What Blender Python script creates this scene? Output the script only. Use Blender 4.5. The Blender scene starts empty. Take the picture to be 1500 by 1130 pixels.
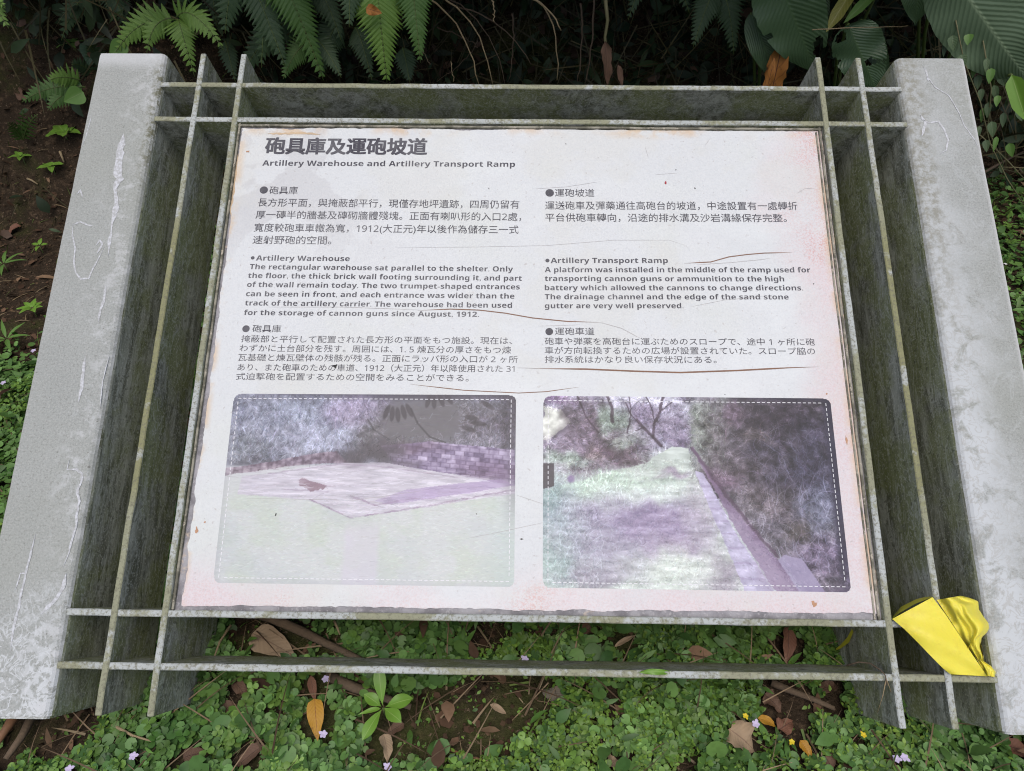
import bpy, bmesh, math, random
import numpy as np
from mathutils import Vector, Matrix
random.seed(7); rng = np.random.default_rng(11)
SC = bpy.context.scene; COL = SC.collection

# ------------------------------------------------------------------ camera
S = 1.2                                  # width of the panel opening in metres
TH = math.radians(30); H0 = 0.462        # tilt of the sign, height of its centre
EX = np.array([1, 0, 0.]); EY = np.array([0, math.cos(TH), math.sin(TH)]); EN = np.array([0, -math.sin(TH), math.cos(TH)])
M3 = np.stack([EX, EY, EN], 1)
R_ = np.array([[0.9998847, 0.0134827, -0.0069794], [-0.0110284, 0.9609688, 0.2764369], [0.0104341, -0.2763281, 0.9610067]])
C_ = np.array([-0.010615, -0.362882, 1.032251])
F_ = 1042.0
CAMP = M3 @ (C_ * S) + np.array([0, 0, H0]); CR = M3 @ R_.T
cam = bpy.data.cameras.new('camera'); co = bpy.data.objects.new('camera', cam); COL.objects.link(co)
cam.sensor_width = 36; cam.lens = F_ / 1500 * 36; cam.clip_start = 0.02; cam.clip_end = 200
mw = Matrix.Identity(4)
for i in range(3):
    for j in range(3): mw[i][j] = CR[i][j]
    mw[i][3] = CAMP[i]
co.matrix_world = mw; SC.camera = co

# ------------------------------------------------------------------ world, sun, exposure
w = bpy.data.worlds.new('World'); SC.world = w; w.use_nodes = True
nt = w.node_tree; bg = nt.nodes['Background']; sky = nt.nodes.new('ShaderNodeTexSky')
sky.sky_type = 'NISHITA'; sky.sun_disc = False; sky.sun_elevation = math.radians(62); sky.sun_rotation = math.radians(190)
sky.air_density = 1.0; sky.dust_density = 4.0; sky.ozone_density = 1.0
nt.links.new(sky.outputs[0], bg.inputs[0]); bg.inputs[1].default_value = 0.11
sl = bpy.data.lights.new('sun', 'SUN'); sl.energy = 1.3; sl.angle = math.radians(40); sl.color = (1, .97, .93)
so = bpy.data.objects.new('sun', sl); COL.objects.link(so)
so.rotation_euler = (math.radians(16), math.radians(4), 0)
SC.view_settings.view_transform = 'Standard'; SC.view_settings.look = 'None'
SC.view_settings.exposure = 0.2; SC.view_settings.gamma = 1; SC.view_settings.use_curve_mapping = False
SC.cycles.filter_width = 1.1; SC.cycles.max_bounces = 5; SC.cycles.diffuse_bounces = 3; SC.cycles.transparent_max_bounces = 4

# ------------------------------------------------------------------ helpers
def ray(px, py):
    return CR @ np.array([(px - 750) / F_, -(py - 565) / F_, -1.])
def PY(px, py, Y):                       # the point seen at a pixel, on the upright plane y = Y
    d = ray(px, py); return CAMP + d * (Y - CAMP[1]) / d[1]
def SP(px, py, n=0.):                    # the same on the sign's own plane, n metres before it, in the sign's coordinates
    d = R_.T @ np.array([(px - 750) / F_, -(py - 565) / F_, -1.]); c = C_ * S
    p = c + d * (n - c[2]) / d[2]; return p
def sm(a, b, x):
    t = np.clip((x - a) / (b - a), 0, 1); return t * t * (3 - 2 * t)
def vn(x, y, s=0):                       # value noise 0..1
    x = np.asarray(x, float); y = np.asarray(y, float)
    xi = np.floor(x).astype(np.int64); yi = np.floor(y).astype(np.int64); fx = x - xi; fy = y - yi
    fx = fx * fx * (3 - 2 * fx); fy = fy * fy * (3 - 2 * fy)
    def h(a, b):
        v = (a * 374761393 + b * 668265263 + s * 974634777) & 0xffffffff
        v = ((v ^ (v >> 13)) * 1274126177) & 0xffffffff
        return ((v ^ (v >> 16)) & 0xffff) / 65535.
    return (h(xi, yi) * (1 - fx) + h(xi + 1, yi) * fx) * (1 - fy) + (h(xi, yi + 1) * (1 - fx) + h(xi + 1, yi + 1) * fx) * fy
def fbm(x, y, s=0, o=4):
    v = 0; a = .5; t = 0
    for k in range(o): v = v + a * vn(np.asarray(x) * 2**k + 17 * k, np.asarray(y) * 2**k + 9 * k, s + k); t += a; a *= .5
    return v / t
def foot(x):                             # where the bank starts
    return 1.12 + .75 * sm(-1.25, -.35, x) - .35 * sm(.7, 1.5, x) + .22 * (fbm(x * 1.3, x * 0, 5) - .5)
def gz(x, y):
    x = np.asarray(x, float); y = np.asarray(y, float)
    z = .05 * (fbm(x * 1.5, y * 1.5, 1) - .5) + .03 * (fbm(x * 9, y * 9, 2) - .5)
    f = foot(x); b = y - f
    bank = 2.3 * sm(0, 2.0, b) + .25 * sm(0, .25, b) * (1 + .9 * (fbm(x * 4, y * 4, 3) - .5))
    return z + bank + .05 * np.clip(b, 0, 40)
def G(px, py, up=0.):                    # where a pixel's ray meets the ground
    d = ray(px, py); t = .8
    while t < 12:
        p = CAMP + d * t
        if p[2] < gz(p[0], p[1]) + up: break
        t += .006
    return CAMP + d * t

def link(name, me, mats=None, parent=None, kind=None, label=None, cat=None, group=None, matrix=None):
    o = bpy.data.objects.new(name, me); COL.objects.link(o)
    if mats is not None and me is not None and not me.materials:
        for m_ in (mats if isinstance(mats, (list, tuple)) else [mats]): me.materials.append(m_)
    if parent: o.parent = parent
    if matrix is not None: o.matrix_basis = matrix
    return tag(o, label, cat, group, kind)
def tag(o, label=None, cat=None, group=None, kind=None):
    if label: o['label'] = label
    if cat: o['category'] = cat
    if group: o['group'] = group
    if kind: o['kind'] = kind
    return o
def empty(name, loc, label, cat, group=None):
    o = bpy.data.objects.new(name, None); o.empty_display_size = .05; COL.objects.link(o); o.location = Vector(loc)
    return tag(o, label, cat, group)
def mesh(name, V, Fc, smooth=False, col=None, uv=None, fidx=None):
    me = bpy.data.meshes.new(name); V = np.asarray(V, dtype=np.float32)
    if isinstance(Fc, np.ndarray):
        n, k = Fc.shape; me.vertices.add(len(V)); me.vertices.foreach_set('co', V.ravel())
        me.loops.add(n * k); me.loops.foreach_set('vertex_index', Fc.astype(np.int32).ravel())
        me.polygons.add(n); me.polygons.foreach_set('loop_start', np.arange(0, n * k, k, dtype=np.int32))
        me.update(calc_edges=True)
    else: me.from_pydata(V.tolist(), [], [list(map(int, f)) for f in Fc])
    if col is not None:
        a = me.color_attributes.new('Col', 'FLOAT_COLOR', 'POINT'); c = np.ones((len(V), 4), np.float32); c[:, :3] = col; a.data.foreach_set('color', c.ravel())
    if uv is not None:
        l = me.uv_layers.new(name='UVMap'); vi = np.empty(len(me.loops), np.int32); me.loops.foreach_get('vertex_index', vi)
        l.data.foreach_set('uv', np.asarray(uv, np.float32)[vi].ravel())
    if fidx is not None: me.polygons.foreach_set('material_index', np.asarray(fidx, np.int32))
    if smooth: me.polygons.foreach_set('use_smooth', np.ones(len(me.polygons), bool))
    me.update(); return me
def frame(b, t, up):                     # 4x4: y axis from b to t, z near 'up'
    b = Vector(b); y = (Vector(t) - b).normalized(); z = Vector(up); x = y.cross(z).normalized(); z = x.cross(y)
    m_ = Matrix.Identity(4)
    for i in range(3): m_[i][0] = x[i]; m_[i][1] = y[i]; m_[i][2] = z[i]; m_[i][3] = b[i]
    return m_
def tube(pts, rad, k=6, jit=0.):
    P = [Vector(p) for p in pts]; n = len(P); V = []; Fc = []
    rad = rad if hasattr(rad, '__len__') else [rad] * n
    for i, p in enumerate(P):
        t = (P[min(i + 1, n - 1)] - P[max(i - 1, 0)]).normalized()
        a = t.cross(Vector((.3, .2, 1))).normalized()
        if a.length < .1: a = Vector((1, 0, 0))
        b = t.cross(a)
        for j in range(k):
            an = 2 * math.pi * j / k; r = rad[i] * (1 + jit * random.uniform(-1, 1))
            V.append(p + a * math.cos(an) * r + b * math.sin(an) * r)
    for i in range(n - 1):
        for j in range(k): Fc.append((i * k + j, i * k + (j + 1) % k, (i + 1) * k + (j + 1) % k, (i + 1) * k + j))
    Fc.append(tuple(range(k))[::-1]); Fc.append(tuple((n - 1) * k + j for j in range(k)))
    return V, Fc
def tube_mesh(pts, rad, k=6, jit=0.):
    V, Fc = tube(pts, rad, k, jit); return mesh('tube', V, Fc, True)
def curve_pts(a, b, sag, n=8, side=(0, 0, -1), wob=0.):
    a = np.array(a); b = np.array(b); s = np.array(side, float); o = []
    for i in range(n + 1):
        t = i / n; p = a + (b - a) * t + s * sag * 4 * t * (1 - t)
        if 0 < i < n: p = p + rng.normal(0, 1, 3) * wob
        o.append(p)
    return o

# ------------------------------------------------------------------ materials
class NT:
    def __init__(s, name):
        s.m = bpy.data.materials.new(name); s.m.use_nodes = True; s.n = s.m.node_tree.nodes; s.l = s.m.node_tree.links
        s.b = s.n['Principled BSDF']; s.b.inputs['Roughness'].default_value = .7
        s.tc = s.n.new('ShaderNodeTexCoord')
    def put(s, sock, v):
        if isinstance(v, (int, float)): sock.default_value = v
        elif isinstance(v, (tuple, list)): sock.default_value = tuple(v) + ((1,) if len(v) == 3 and len(sock.default_value) == 4 else ())
        else: s.l.new(v, sock)
    def co(s, scale=(1, 1, 1), loc=(0, 0, 0), rot=(0, 0, 0), src='Object'):
        m_ = s.n.new('ShaderNodeMapping'); s.l.new(s.tc.outputs[src], m_.inputs[0]); m_.inputs['Scale'].default_value = scale
        m_.inputs['Location'].default_value = loc; m_.inputs['Rotation'].default_value = rot; return m_.outputs[0]
    def noise(s, sc, det=4, rough=.55, vec=None, dist=0., col=False):
        n = s.n.new('ShaderNodeTexNoise'); n.inputs['Scale'].default_value = sc; n.inputs['Detail'].default_value = det
        n.inputs['Roughness'].default_value = rough; n.inputs['Distortion'].default_value = dist
        s.l.new(vec if vec is not None else s.tc.outputs['Object'], n.inputs['Vector']); return n.outputs[1 if col else 0]
    def vor(s, sc, vec=None, feat='F1', out='Distance'):
        n = s.n.new('ShaderNodeTexVoronoi'); n.feature = feat; n.inputs['Scale'].default_value = sc
        s.l.new(vec if vec is not None else s.tc.outputs['Object'], n.inputs['Vector']); return n.outputs[out]
    def ma(s, op, a, b=0., c=0., clamp=False):
        n = s.n.new('ShaderNodeMath'); n.operation = op; n.use_clamp = clamp
        s.put(n.inputs[0], a); s.put(n.inputs[1], b); s.put(n.inputs[2], c); return n.outputs[0]
    def st(s, a, b, x):                  # smooth step
        n = s.n.new('ShaderNodeMapRange'); n.interpolation_type = 'SMOOTHSTEP'; s.put(n.inputs[0], x)
        n.inputs[1].default_value = a; n.inputs[2].default_value = b; return n.outputs[0]
    def mix(s, f, a, b, mode='MIX'):
        n = s.n.new('ShaderNodeMix'); n.data_type = 'RGBA'; n.blend_type = mode; s.put(n.inputs[0], f); s.put(n.inputs[6], a); s.put(n.inputs[7], b); return n.outputs[2]
    def xyz(s, src='Object'):
        n = s.n.new('ShaderNodeSeparateXYZ'); s.l.new(s.tc.outputs[src], n.inputs[0]); return n.outputs
    def attr(s, name='Col'):
        n = s.n.new('ShaderNodeAttribute'); n.attribute_name = name; return n.outputs['Color']
    def rnd(s):
        n = s.n.new('ShaderNodeObjectInfo'); return n.outputs['Random']
    def out(s, col, rough=None, bump=None, bs=.3, bd=.002, spec=None, sss=None):
        s.put(s.b.inputs['Base Color'], col)
        if rough is not None: s.put(s.b.inputs['Roughness'], rough)
        if spec is not None: s.b.inputs['Specular IOR Level'].default_value = spec
        if bump is not None:
            n = s.n.new('ShaderNodeBump'); n.inputs['Strength'].default_value = bs; n.inputs['Distance'].default_value = bd
            s.l.new(bump, n.inputs['Height']); s.l.new(n.outputs[0], s.b.inputs['Normal'])
        return s.m

def concrete_front(name, left):
    t = NT(name); x, y, z = t.xyz()
    base = t.mix(t.noise(9, 5), (.285, .305, .295), (.37, .39, .378))
    base = t.mix(t.ma('MULTIPLY', t.st(.46, .62, t.noise(300, 3, .75)), .35), base, (.54, .54, .53))
    base = t.mix(t.ma('MULTIPLY', t.st(.50, .66, t.noise(240, 3, .75, vec=t.co(loc=(3, 1, 2)))), .55), base, (.20, .20, .185))
    base = t.mix(t.ma('MULTIPLY', t.st(.45, .75, t.noise(2.2, 6, vec=t.co(loc=(7, 3, 0)))), .35), base, (.30, .315, .27))
    c = t.ma('ABSOLUTE', t.ma('SUBTRACT', t.noise(14, 6, .62, dist=.6), .5))
    veins = t.ma('SUBTRACT', 1., t.st(.0, .022, c))
    veins2 = t.ma('SUBTRACT', 1., t.st(.005, .045, t.ma('ABSOLUTE', t.ma('SUBTRACT', t.noise(42, 4, .55, dist=1.2), .5))))
    W = (.57, .60, .62)
    if left:
        inner = t.st(-.86, -.765, t.ma('ADD', x, t.ma('MULTIPLY', t.ma('SUBTRACT', t.noise(6, 4), .5), .16)))
        low = t.ma('SUBTRACT', 1., t.st(-.60, -.42, t.ma('ADD', y, t.ma('MULTIPLY', t.ma('SUBTRACT', t.noise(8, 5), .5), .3))))
        base = t.mix(t.ma('MULTIPLY', t.ma('MULTIPLY', veins2, low), .95), base, W)
        lc = t.ma('MULTIPLY', low, t.st(-.87, -.78, x)); base = t.mix(t.ma('MULTIPLY', t.ma('MULTIPLY', lc, .8), t.st(.46, .56, t.noise(60, 5))), base, W)
        base = t.mix(t.ma('MULTIPLY', t.ma('MULTIPLY', veins, inner), .3), base, W)
        base = t.mix(t.ma('MULTIPLY', t.ma('MULTIPLY', t.st(.5, .62, t.noise(30, 6, .7)), inner), .55), base, (.55, .565, .58))
        base = t.mix(t.ma('MULTIPLY', t.st(.70, .74, t.noise(150, 2)), .7), base, (.13, .13, .12))
        e = t.ma('MULTIPLY', t.st(-.79, -.765, x), t.ma('MULTIPLY', t.st(.25, .45, y), t.st(.45, .6, t.noise(80, 5, .7))))
        base = t.mix(e, base, (.16, .16, .11))
        top = t.st(.60, .64, t.ma('ADD', y, t.ma('MULTIPLY', t.noise(20, 4), .02))); base = t.mix(t.ma('MULTIPLY', top, .6), base, (.58, .6, .62))
    else:
        inner = t.ma('SUBTRACT', 1., t.st(.79, .89, t.ma('ADD', x, t.ma('MULTIPLY', t.ma('SUBTRACT', t.noise(5, 5), .5), .22))))
        dn = t.st(-.7, .25, t.ma('MULTIPLY', y, -1.))
        inner = t.ma('MULTIPLY', inner, t.ma('ADD', .25, t.ma('MULTIPLY', dn, .75)))
        base = t.mix(t.ma('MULTIPLY', inner, t.st(.36, .5, t.noise(24, 6, .68, dist=.5))), base, (.53, .56, .58))
        base = t.mix(t.ma('MULTIPLY', veins, .25), base, (.53, .56, .58))
        base = t.mix(t.ma('MULTIPLY', t.ma('MULTIPLY', veins2, inner), .45), base, (.36, .35, .32))
        e = t.ma('MULTIPLY', t.ma('SUBTRACT', 1., t.st(.79, .82, x)), t.ma('MULTIPLY', t.st(-.1, .35, y), t.st(.42, .6, t.noise(70, 6, .75))))
        base = t.mix(t.ma('MULTIPLY', e, .75), base, (.24, .235, .19))
        base = t.mix(t.st(.76, .8, t.noise(60, 2)), base, (.1, .1, .09))
        base = t.mix(t.ma('MULTIPLY', t.st(.893, .903, x), .6), base, (.62, .63, .64))
    return t.out(base, .8, t.noise(350, 3), .25, .001, .3)
def grime(name, k=1., green=.5):
    t = NT(name)
    v = t.co((14, 2.2, 14)); s1 = t.noise(3, 6, .6, vec=v, dist=.8)
    base = t.mix(t.st(.3, .7, s1), (.055 * k, .057 * k, .042 * k), (.20 * k, .205 * k, .18 * k))
    g = t.st(.46 - .04 * green, .62 - .04 * green, t.noise(7, 6, .65))
    base = t.mix(t.ma('MULTIPLY', g, .4 + .35 * min(1, green)), base, (.105 * k, .118 * k, .045 * k))
    c = t.ma('SUBTRACT', 1., t.st(.0, .035, t.ma('ABSOLUTE', t.ma('SUBTRACT', t.noise(3, 4, .6, vec=t.co((12, 3.5, 12), (4, 2, 1)), dist=1.5), .5))))
    base = t.mix(t.ma('MULTIPLY', c, .28), base, (.36 * k, .375 * k, .37 * k))
    base = t.mix(t.ma('MULTIPLY', t.st(.52, .7, t.noise(260, 3)), .5), base, (.30 * k, .30 * k, .26 * k))
    base = t.mix(t.ma('MULTIPLY', t.st(.55, .7, t.noise(120, 4)), .6), base, (.04 * k, .042 * k, .03 * k))
    return t.out(base, .85, t.noise(160, 4), .4, .002, .25)
def bar_edge(name):
    t = NT(name); x, y, z = t.xyz(); r = t.rnd()
    ln = t.n.new('ShaderNodeCombineXYZ'); t.put(ln.inputs[0], t.ma('MULTIPLY', r, 30.)); t.put(ln.inputs[1], t.ma('MULTIPLY', r, 17.))
    ad = t.n.new('ShaderNodeVectorMath'); ad.operation = 'ADD'; t.l.new(t.tc.outputs['Object'], ad.inputs[0]); t.l.new(ln.outputs[0], ad.inputs[1]); v = ad.outputs[0]
    base = t.mix(t.noise(25, 4, vec=v), (.33, .355, .34), (.52, .555, .56))
    al = t.st(.45, .58, t.ma('ADD', t.noise(6, 3, vec=v), t.ma('MULTIPLY', t.ma('SUBTRACT', t.noise(90, 5, .7, vec=v), .5), .45)))
    outer = t.ma('MULTIPLY', t.st(.63, .64, t.ma('ABSOLUTE', x)), t.ma('MULTIPLY', t.st(-.45, -.25, y), t.ma('SUBTRACT', 1., t.st(.2, .42, y))))
    al = t.ma('MAXIMUM', t.ma('MULTIPLY', al, .8), t.ma('MULTIPLY', outer, t.st(.36, .42, t.noise(14, 4, .6, vec=v))))
    base = t.mix(al, base, t.mix(t.noise(60, 4), (.17, .172, .085), (.30, .30, .165)))
    base = t.mix(t.ma('MULTIPLY', t.st(.50, .60, t.noise(190, 5, .75)), .75), base, (.16, .155, .11))
    return t.out(base, .7, t.noise(180, 4), .5, .0015, .35)
M = {}
M['post_l'] = concrete_front('concrete_left', True); M['post_r'] = concrete_front('concrete_right', False)
M['grime'] = grime('grimy_concrete', 2.6); M['grime_bar'] = grime('grimy_bar', 2.3, .85); M['moss_bar'] = grime('mossy_bar', 1.9, 1.3); M['edge'] = bar_edge('flaking_edge')
def lime():
    t = NT('lime_deposit'); return t.out(t.mix(t.st(.35, .65, t.noise(180, 4)), (.40, .41, .42), (.58, .60, .64)), .8, t.noise(300, 3), .4, .001)
M['lime'] = lime()
def back_m():
    t = NT('panel_backing'); b = t.mix(t.st(.35, .65, t.noise(30, 5, .6)), (.17, .165, .18), (.34, .335, .36))
    b = t.mix(t.st(.60, .68, t.noise(9, 6, .7)), b, (.56, .46, .36)); b = t.mix(t.ma('MULTIPLY', t.st(.55, .7, t.noise(200, 3)), .6), b, (.45, .44, .46))
    return t.out(b, .7, t.noise(120, 4), .4, .002)
M['backing'] = back_m()
def trim_m():
    t = NT('weathered_trim'); b = t.mix(t.st(.4, .6, t.noise(40, 5, .6)), (.12, .115, .085), (.30, .285, .23)); b = t.mix(t.st(.56, .64, t.noise(70, 5, .7)), b, (.44, .40, .33))
    return t.out(b, .7, t.noise(150, 4), .5, .002)
M['trim'] = trim_m()
def sheet_m():
    t = NT('faded_sheet'); x, y, z = t.xyz()
    base = t.mix(t.noise(3.5, 4), (.605, .635, .655), (.675, .695, .71))
    base = t.mix(t.ma('MULTIPLY', t.st(.5, .7, t.noise(5, 5, vec=t.co(loc=(5, 1, 2)))), .5), base, (.62, .65, .62))
    # greyed blotches near the upper left corner
    up = t.ma('MULTIPLY', t.ma('SUBTRACT', 1., t.st(-.55, -.05, x)), t.st(.1, .28, y))
    base = t.mix(t.ma('MULTIPLY', up, t.ma('MULTIPLY', t.st(.50, .53, t.noise(5.5, 5, .55, dist=.4)), .4)), base, (.46, .455, .47))
    # pink crackle at the right side and along the bottom
    w1 = t.ma('MULTIPLY', t.ma('SUBTRACT', t.noise(5, 5), .5), .3)
    pr = t.st(.45, .62, t.ma('ADD', x, w1)); pb = t.st(.37, .49, t.ma('ADD', t.ma('MULTIPLY', y, -1.), t.ma('MULTIPLY', w1, .6)))
    pk = t.ma('MAXIMUM', pr, t.ma('MULTIPLY', pb, t.st(.25, .52, t.noise(3.5, 4, vec=t.co(loc=(9, 2, 0)))))); sp = t.st(.44, .62, t.noise(330, 3, .7))
    base = t.mix(t.ma('MULTIPLY', pk, .65), base, (.68, .57, .60))
    strong = t.ma('MULTIPLY', pk, t.st(.5, .64, t.noise(6, 4, vec=t.co(loc=(2, 8, 0)))))
    base = t.mix(t.ma('MULTIPLY', t.ma('ADD', t.ma('MULTIPLY', pk, .25), t.ma('MULTIPLY', strong, .6)), sp), base, (.60, .27, .24))
    # ochre rim where water got under the sheet
    rim = t.ma('MAXIMUM', t.st(.566, .587, x), t.ma('MULTIPLY', t.st(.44, .463, y), t.st(.42, .6, t.noise(5, 3))))
    rim = t.ma('MAXIMUM', rim, t.ma('SUBTRACT', 1., t.st(-.583, -.566, x)))
    base = t.mix(t.ma('MULTIPLY', t.ma('MULTIPLY', rim, t.st(.42, .6, t.noise(20, 5, .6))), .75), base, (.62, .43, .24))
    base = t.mix(t.ma('MULTIPLY', t.st(.64, .72, t.noise(110, 3, .6)), .4), base, (.35, .3, .28))
    base = t.mix(t.ma('MULTIPLY', t.st(.5, .62, t.noise(240, 3, .75)), .14), base, (.42, .41, .42)); base = t.mix(t.ma('MULTIPLY', t.st(.50, .58, t.noise(2.6, 6, .62, dist=.5, vec=t.co((1, 1.6, 1), (3, 8, 1)))), .22), base, (.73, .77, .78)); base = t.mix(t.ma('MULTIPLY', t.st(.52, .60, t.noise(4, 6, .62, vec=t.co(loc=(13, 3, 1)))), .25), base, (.60, .60, .55))
    bump = t.ma('ADD', t.ma('MULTIPLY', t.noise(210, 4, .6), .6), t.ma('MULTIPLY', t.noise(25, 4), 1.))
    return t.out(base, t.ma('ADD', .38, t.ma('MULTIPLY', t.noise(12, 4), .25)), bump, .4, .003, .4)
M['sheet'] = sheet_m()
def ink(name, a, b):
    t = NT(name); x, y, z = t.xyz()
    f = t.st(.38, .62, t.ma('ADD', t.noise(7, 5, .6), t.ma('MULTIPLY', t.ma('ADD', x, .2), -.12)))
    c = t.mix(f, a, b); c = t.mix(t.ma('MULTIPLY', t.st(.6, .72, t.noise(240, 3)), .3), c, (.5, .5, .54)); return t.out(c, .5)
M['ink'] = ink('printed_ink', (.035, .034, .05), (.10, .10, .115)); M['ink_title'] = ink('title_ink', (.024, .022, .04), (.10, .10, .115))
def vcol(name, rough=.6, bump=None, spec=.3, tr=0.):
    t = NT(name); c = t.attr()
    c = t.mix(t.ma('MULTIPLY', t.st(.35, .7, t.noise(90, 3)), .35), c, t.mix(1., c, (.55, .55, .5), 'MULTIPLY'))
    m_ = t.out(c, rough, t.noise(bump, 3) if bump else None, .4, .002, spec)
    return m_
M['print'] = NT('faded_photo_print'); M['print'] = M['print'].out(M['print'].attr(), .42, M['print'].noise(200, 4), .15, .001, .4)
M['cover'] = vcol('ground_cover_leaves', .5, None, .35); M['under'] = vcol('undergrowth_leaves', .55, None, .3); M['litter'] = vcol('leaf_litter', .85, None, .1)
def flat(name, c, rough=.7, var=.3, sc=40, bs=.4):
    t = NT(name); return t.out(t.mix(t.noise(sc, 5), tuple(v * (1 - var) for v in c), tuple(v * (1 + var) for v in c)), rough, t.noise(sc * 3, 4), bs, .002)
M['crack'] = flat('crack_brown', (.22, .12, .075)); M['hair'] = flat('hairline_crack', (.44, .42, .42)); M['rust'] = flat('rust_stain', (.48, .27, .16)); M['redspeck'] = flat('red_speck', (.35, .03, .04)); M['blackspeck'] = flat('black_speck', (.02, .02, .02))
M['dash'] = flat('white_dash', (.72, .72, .76), .5, .1)
M['bark'] = flat('stick_bark', (.12, .085, .055), .9, .5, 60, .8); M['reed'] = flat('dry_reed', (.28, .215, .125), .8, .4, 30); M['dryreed'] = flat('dark_reed', (.085, .06, .04), .8, .4, 30); M['stick_red'] = flat('red_brown_stick', (.20, .10, .05), .7, .4, 40)
M['stem'] = flat('green_stem', (.09, .13, .035), .6); M['vine'] = flat('pale_vine', (.16, .15, .075), .7)
def leafm(name, c1, c2, vein=(.2, .3, .1), ribs=0., rough=.45, ribstr=.5, spots=None, spec=.4, bs=.3):
    t = NT(name); u, v, _ = t.xyz('UV')
    au = t.ma('ABSOLUTE', t.ma('SUBTRACT', u, .5))
    c = t.mix(t.noise(14, 5), c1, c2)
    c = t.mix(t.ma('MULTIPLY', t.rnd(), .35), c, c2)
    h = t.noise(50, 4)
    if ribs:
        w_ = t.ma('SINE', t.ma('MULTIPLY', t.ma('SUBTRACT', v, t.ma('MULTIPLY', au, .55)), ribs))
        c = t.mix(t.ma('MULTIPLY', t.st(.75, 1., w_), ribstr), c, vein); h = t.ma('ADD', h, t.ma('MULTIPLY', w_, .8 if ribs >= 100 else .15))
    c = t.mix(t.ma('SUBTRACT', 1., t.st(.012, .03, au)), c, vein)
    if spots: c = t.mix(t.ma('MULTIPLY', t.st(.55, .68, t.noise(28, 5, .65)), .8), c, spots)
    return t.out(c, rough, h, bs, .003, spec)
M['broad'] = leafm('broad_leaf', (.04, .08, .042), (.08, .135, .065), (.075, .13, .06), 150, .38, .25, bs=.3)
M['broad2'] = leafm('broad_leaf_light', (.085, .135, .08), (.14, .20, .125), (.20, .27, .17), 170, .36, .3, bs=.3)
M['yellowleaf'] = leafm('yellow_green_leaf', (.16, .18, .03), (.26, .24, .05), (.3, .3, .1), 60)
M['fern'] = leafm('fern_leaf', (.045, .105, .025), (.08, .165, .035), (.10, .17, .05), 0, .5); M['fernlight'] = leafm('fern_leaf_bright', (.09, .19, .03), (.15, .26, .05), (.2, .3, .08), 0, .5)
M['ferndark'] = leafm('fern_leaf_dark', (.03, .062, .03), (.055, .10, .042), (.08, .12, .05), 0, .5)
M['weed'] = leafm('weed_leaf', (.065, .15, .03), (.12, .23, .05), (.13, .21, .07), 0, .5, .08, bs=.25); M['weedlight'] = leafm('weed_leaf_bright', (.10, .22, .025), (.16, .30, .045), (.24, .36, .1), 0, .4, .06, bs=.2)
M['heart'] = leafm('heart_leaf_dark', (.02, .05, .03), (.04, .08, .04), (.07, .11, .06), 40, .4, .3)
M['vineleaf'] = leafm('vine_leaf', (.06, .11, .05), (.11, .16, .08), (.16, .2, .12), 40, .45, .1)
M['dead_tan'] = leafm('dead_leaf_tan', (.26, .185, .12), (.38, .28, .18), (.22, .15, .10), 60, .8, .1, (.14, .09, .06)); M['dead_brown'] = leafm('dead_leaf_brown', (.085, .05, .035), (.17, .10, .065), (.06, .035, .025), 60, .75, .15, (.05, .03, .02))
M['dead_red'] = leafm('dead_leaf_red', (.13, .055, .035), (.22, .11, .07), (.08, .04, .03), 60, .7, .15, (.3, .2, .14)); M['dead_gold'] = leafm('dead_leaf_gold', (.32, .15, .015), (.45, .25, .03), (.22, .09, .015), 60, .55, .2, (.12, .05, .02))
M['dead_grey'] = leafm('dead_leaf_grey', (.15, .13, .10), (.23, .20, .155), (.10, .08, .06), 50, .85, .15, (.1, .07, .05)); M['husk'] = leafm('orange_husk', (.30, .11, .02), (.45, .2, .05), (.1, .04, .02), 30, .7, .4, (.05, .02, .015))
M['petal'] = flat('lilac_petal', (.55, .48, .68), .6, .1); M['yellow'] = flat('yellow_petal', (.65, .5, .02), .5, .1); M['whitepetal'] = flat('white_petal', (.7, .7, .7), .5, .1)
def tape_m():
    t = NT('yellow_tape'); c = t.mix(t.noise(12, 4), (.76, .66, .05), (.84, .76, .10)); c = t.mix(t.ma('MULTIPLY', t.st(.5, .7, t.noise(40, 5, .7)), .25), c, (.5, .38, .05))
    t.b.inputs['Subsurface Weight'].default_value = .35; t.b.inputs['Subsurface Radius'].default_value = (.02, .014, .003)
    m_ = t.out(c, .5, t.ma('ADD', t.noise(35, 4, dist=1.5), t.ma('MULTIPLY', t.vor(30, feat='DISTANCE_TO_EDGE'), .8)), .35, .003, .5); return m_
M['tape'] = tape_m()
def soil_m():
    t = NT('damp_soil'); c = t.mix(t.noise(6, 6), (.022, .016, .011), (.058, .042, .028)); c = t.mix(t.st(.5, .7, t.noise(45, 5, .7)), c, (.10, .07, .045))
    c = t.mix(t.ma('MULTIPLY', t.st(.48, .62, t.noise(3.2, 6, .65, vec=t.co(loc=(4, 4, 4)))), .6), c, t.mix(t.noise(90, 3), (.03, .042, .012), (.07, .085, .022)))
    c = t.mix(t.st(.62, .7, t.noise(130, 3)), c, (.16, .115, .08))
    h = t.ma('ADD', t.noise(30, 6, .65), t.ma('MULTIPLY', t.noise(140, 4, .6), .5)); return t.out(c, .95, h, 1., .012, .1)
M['soil'] = soil_m()

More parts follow.
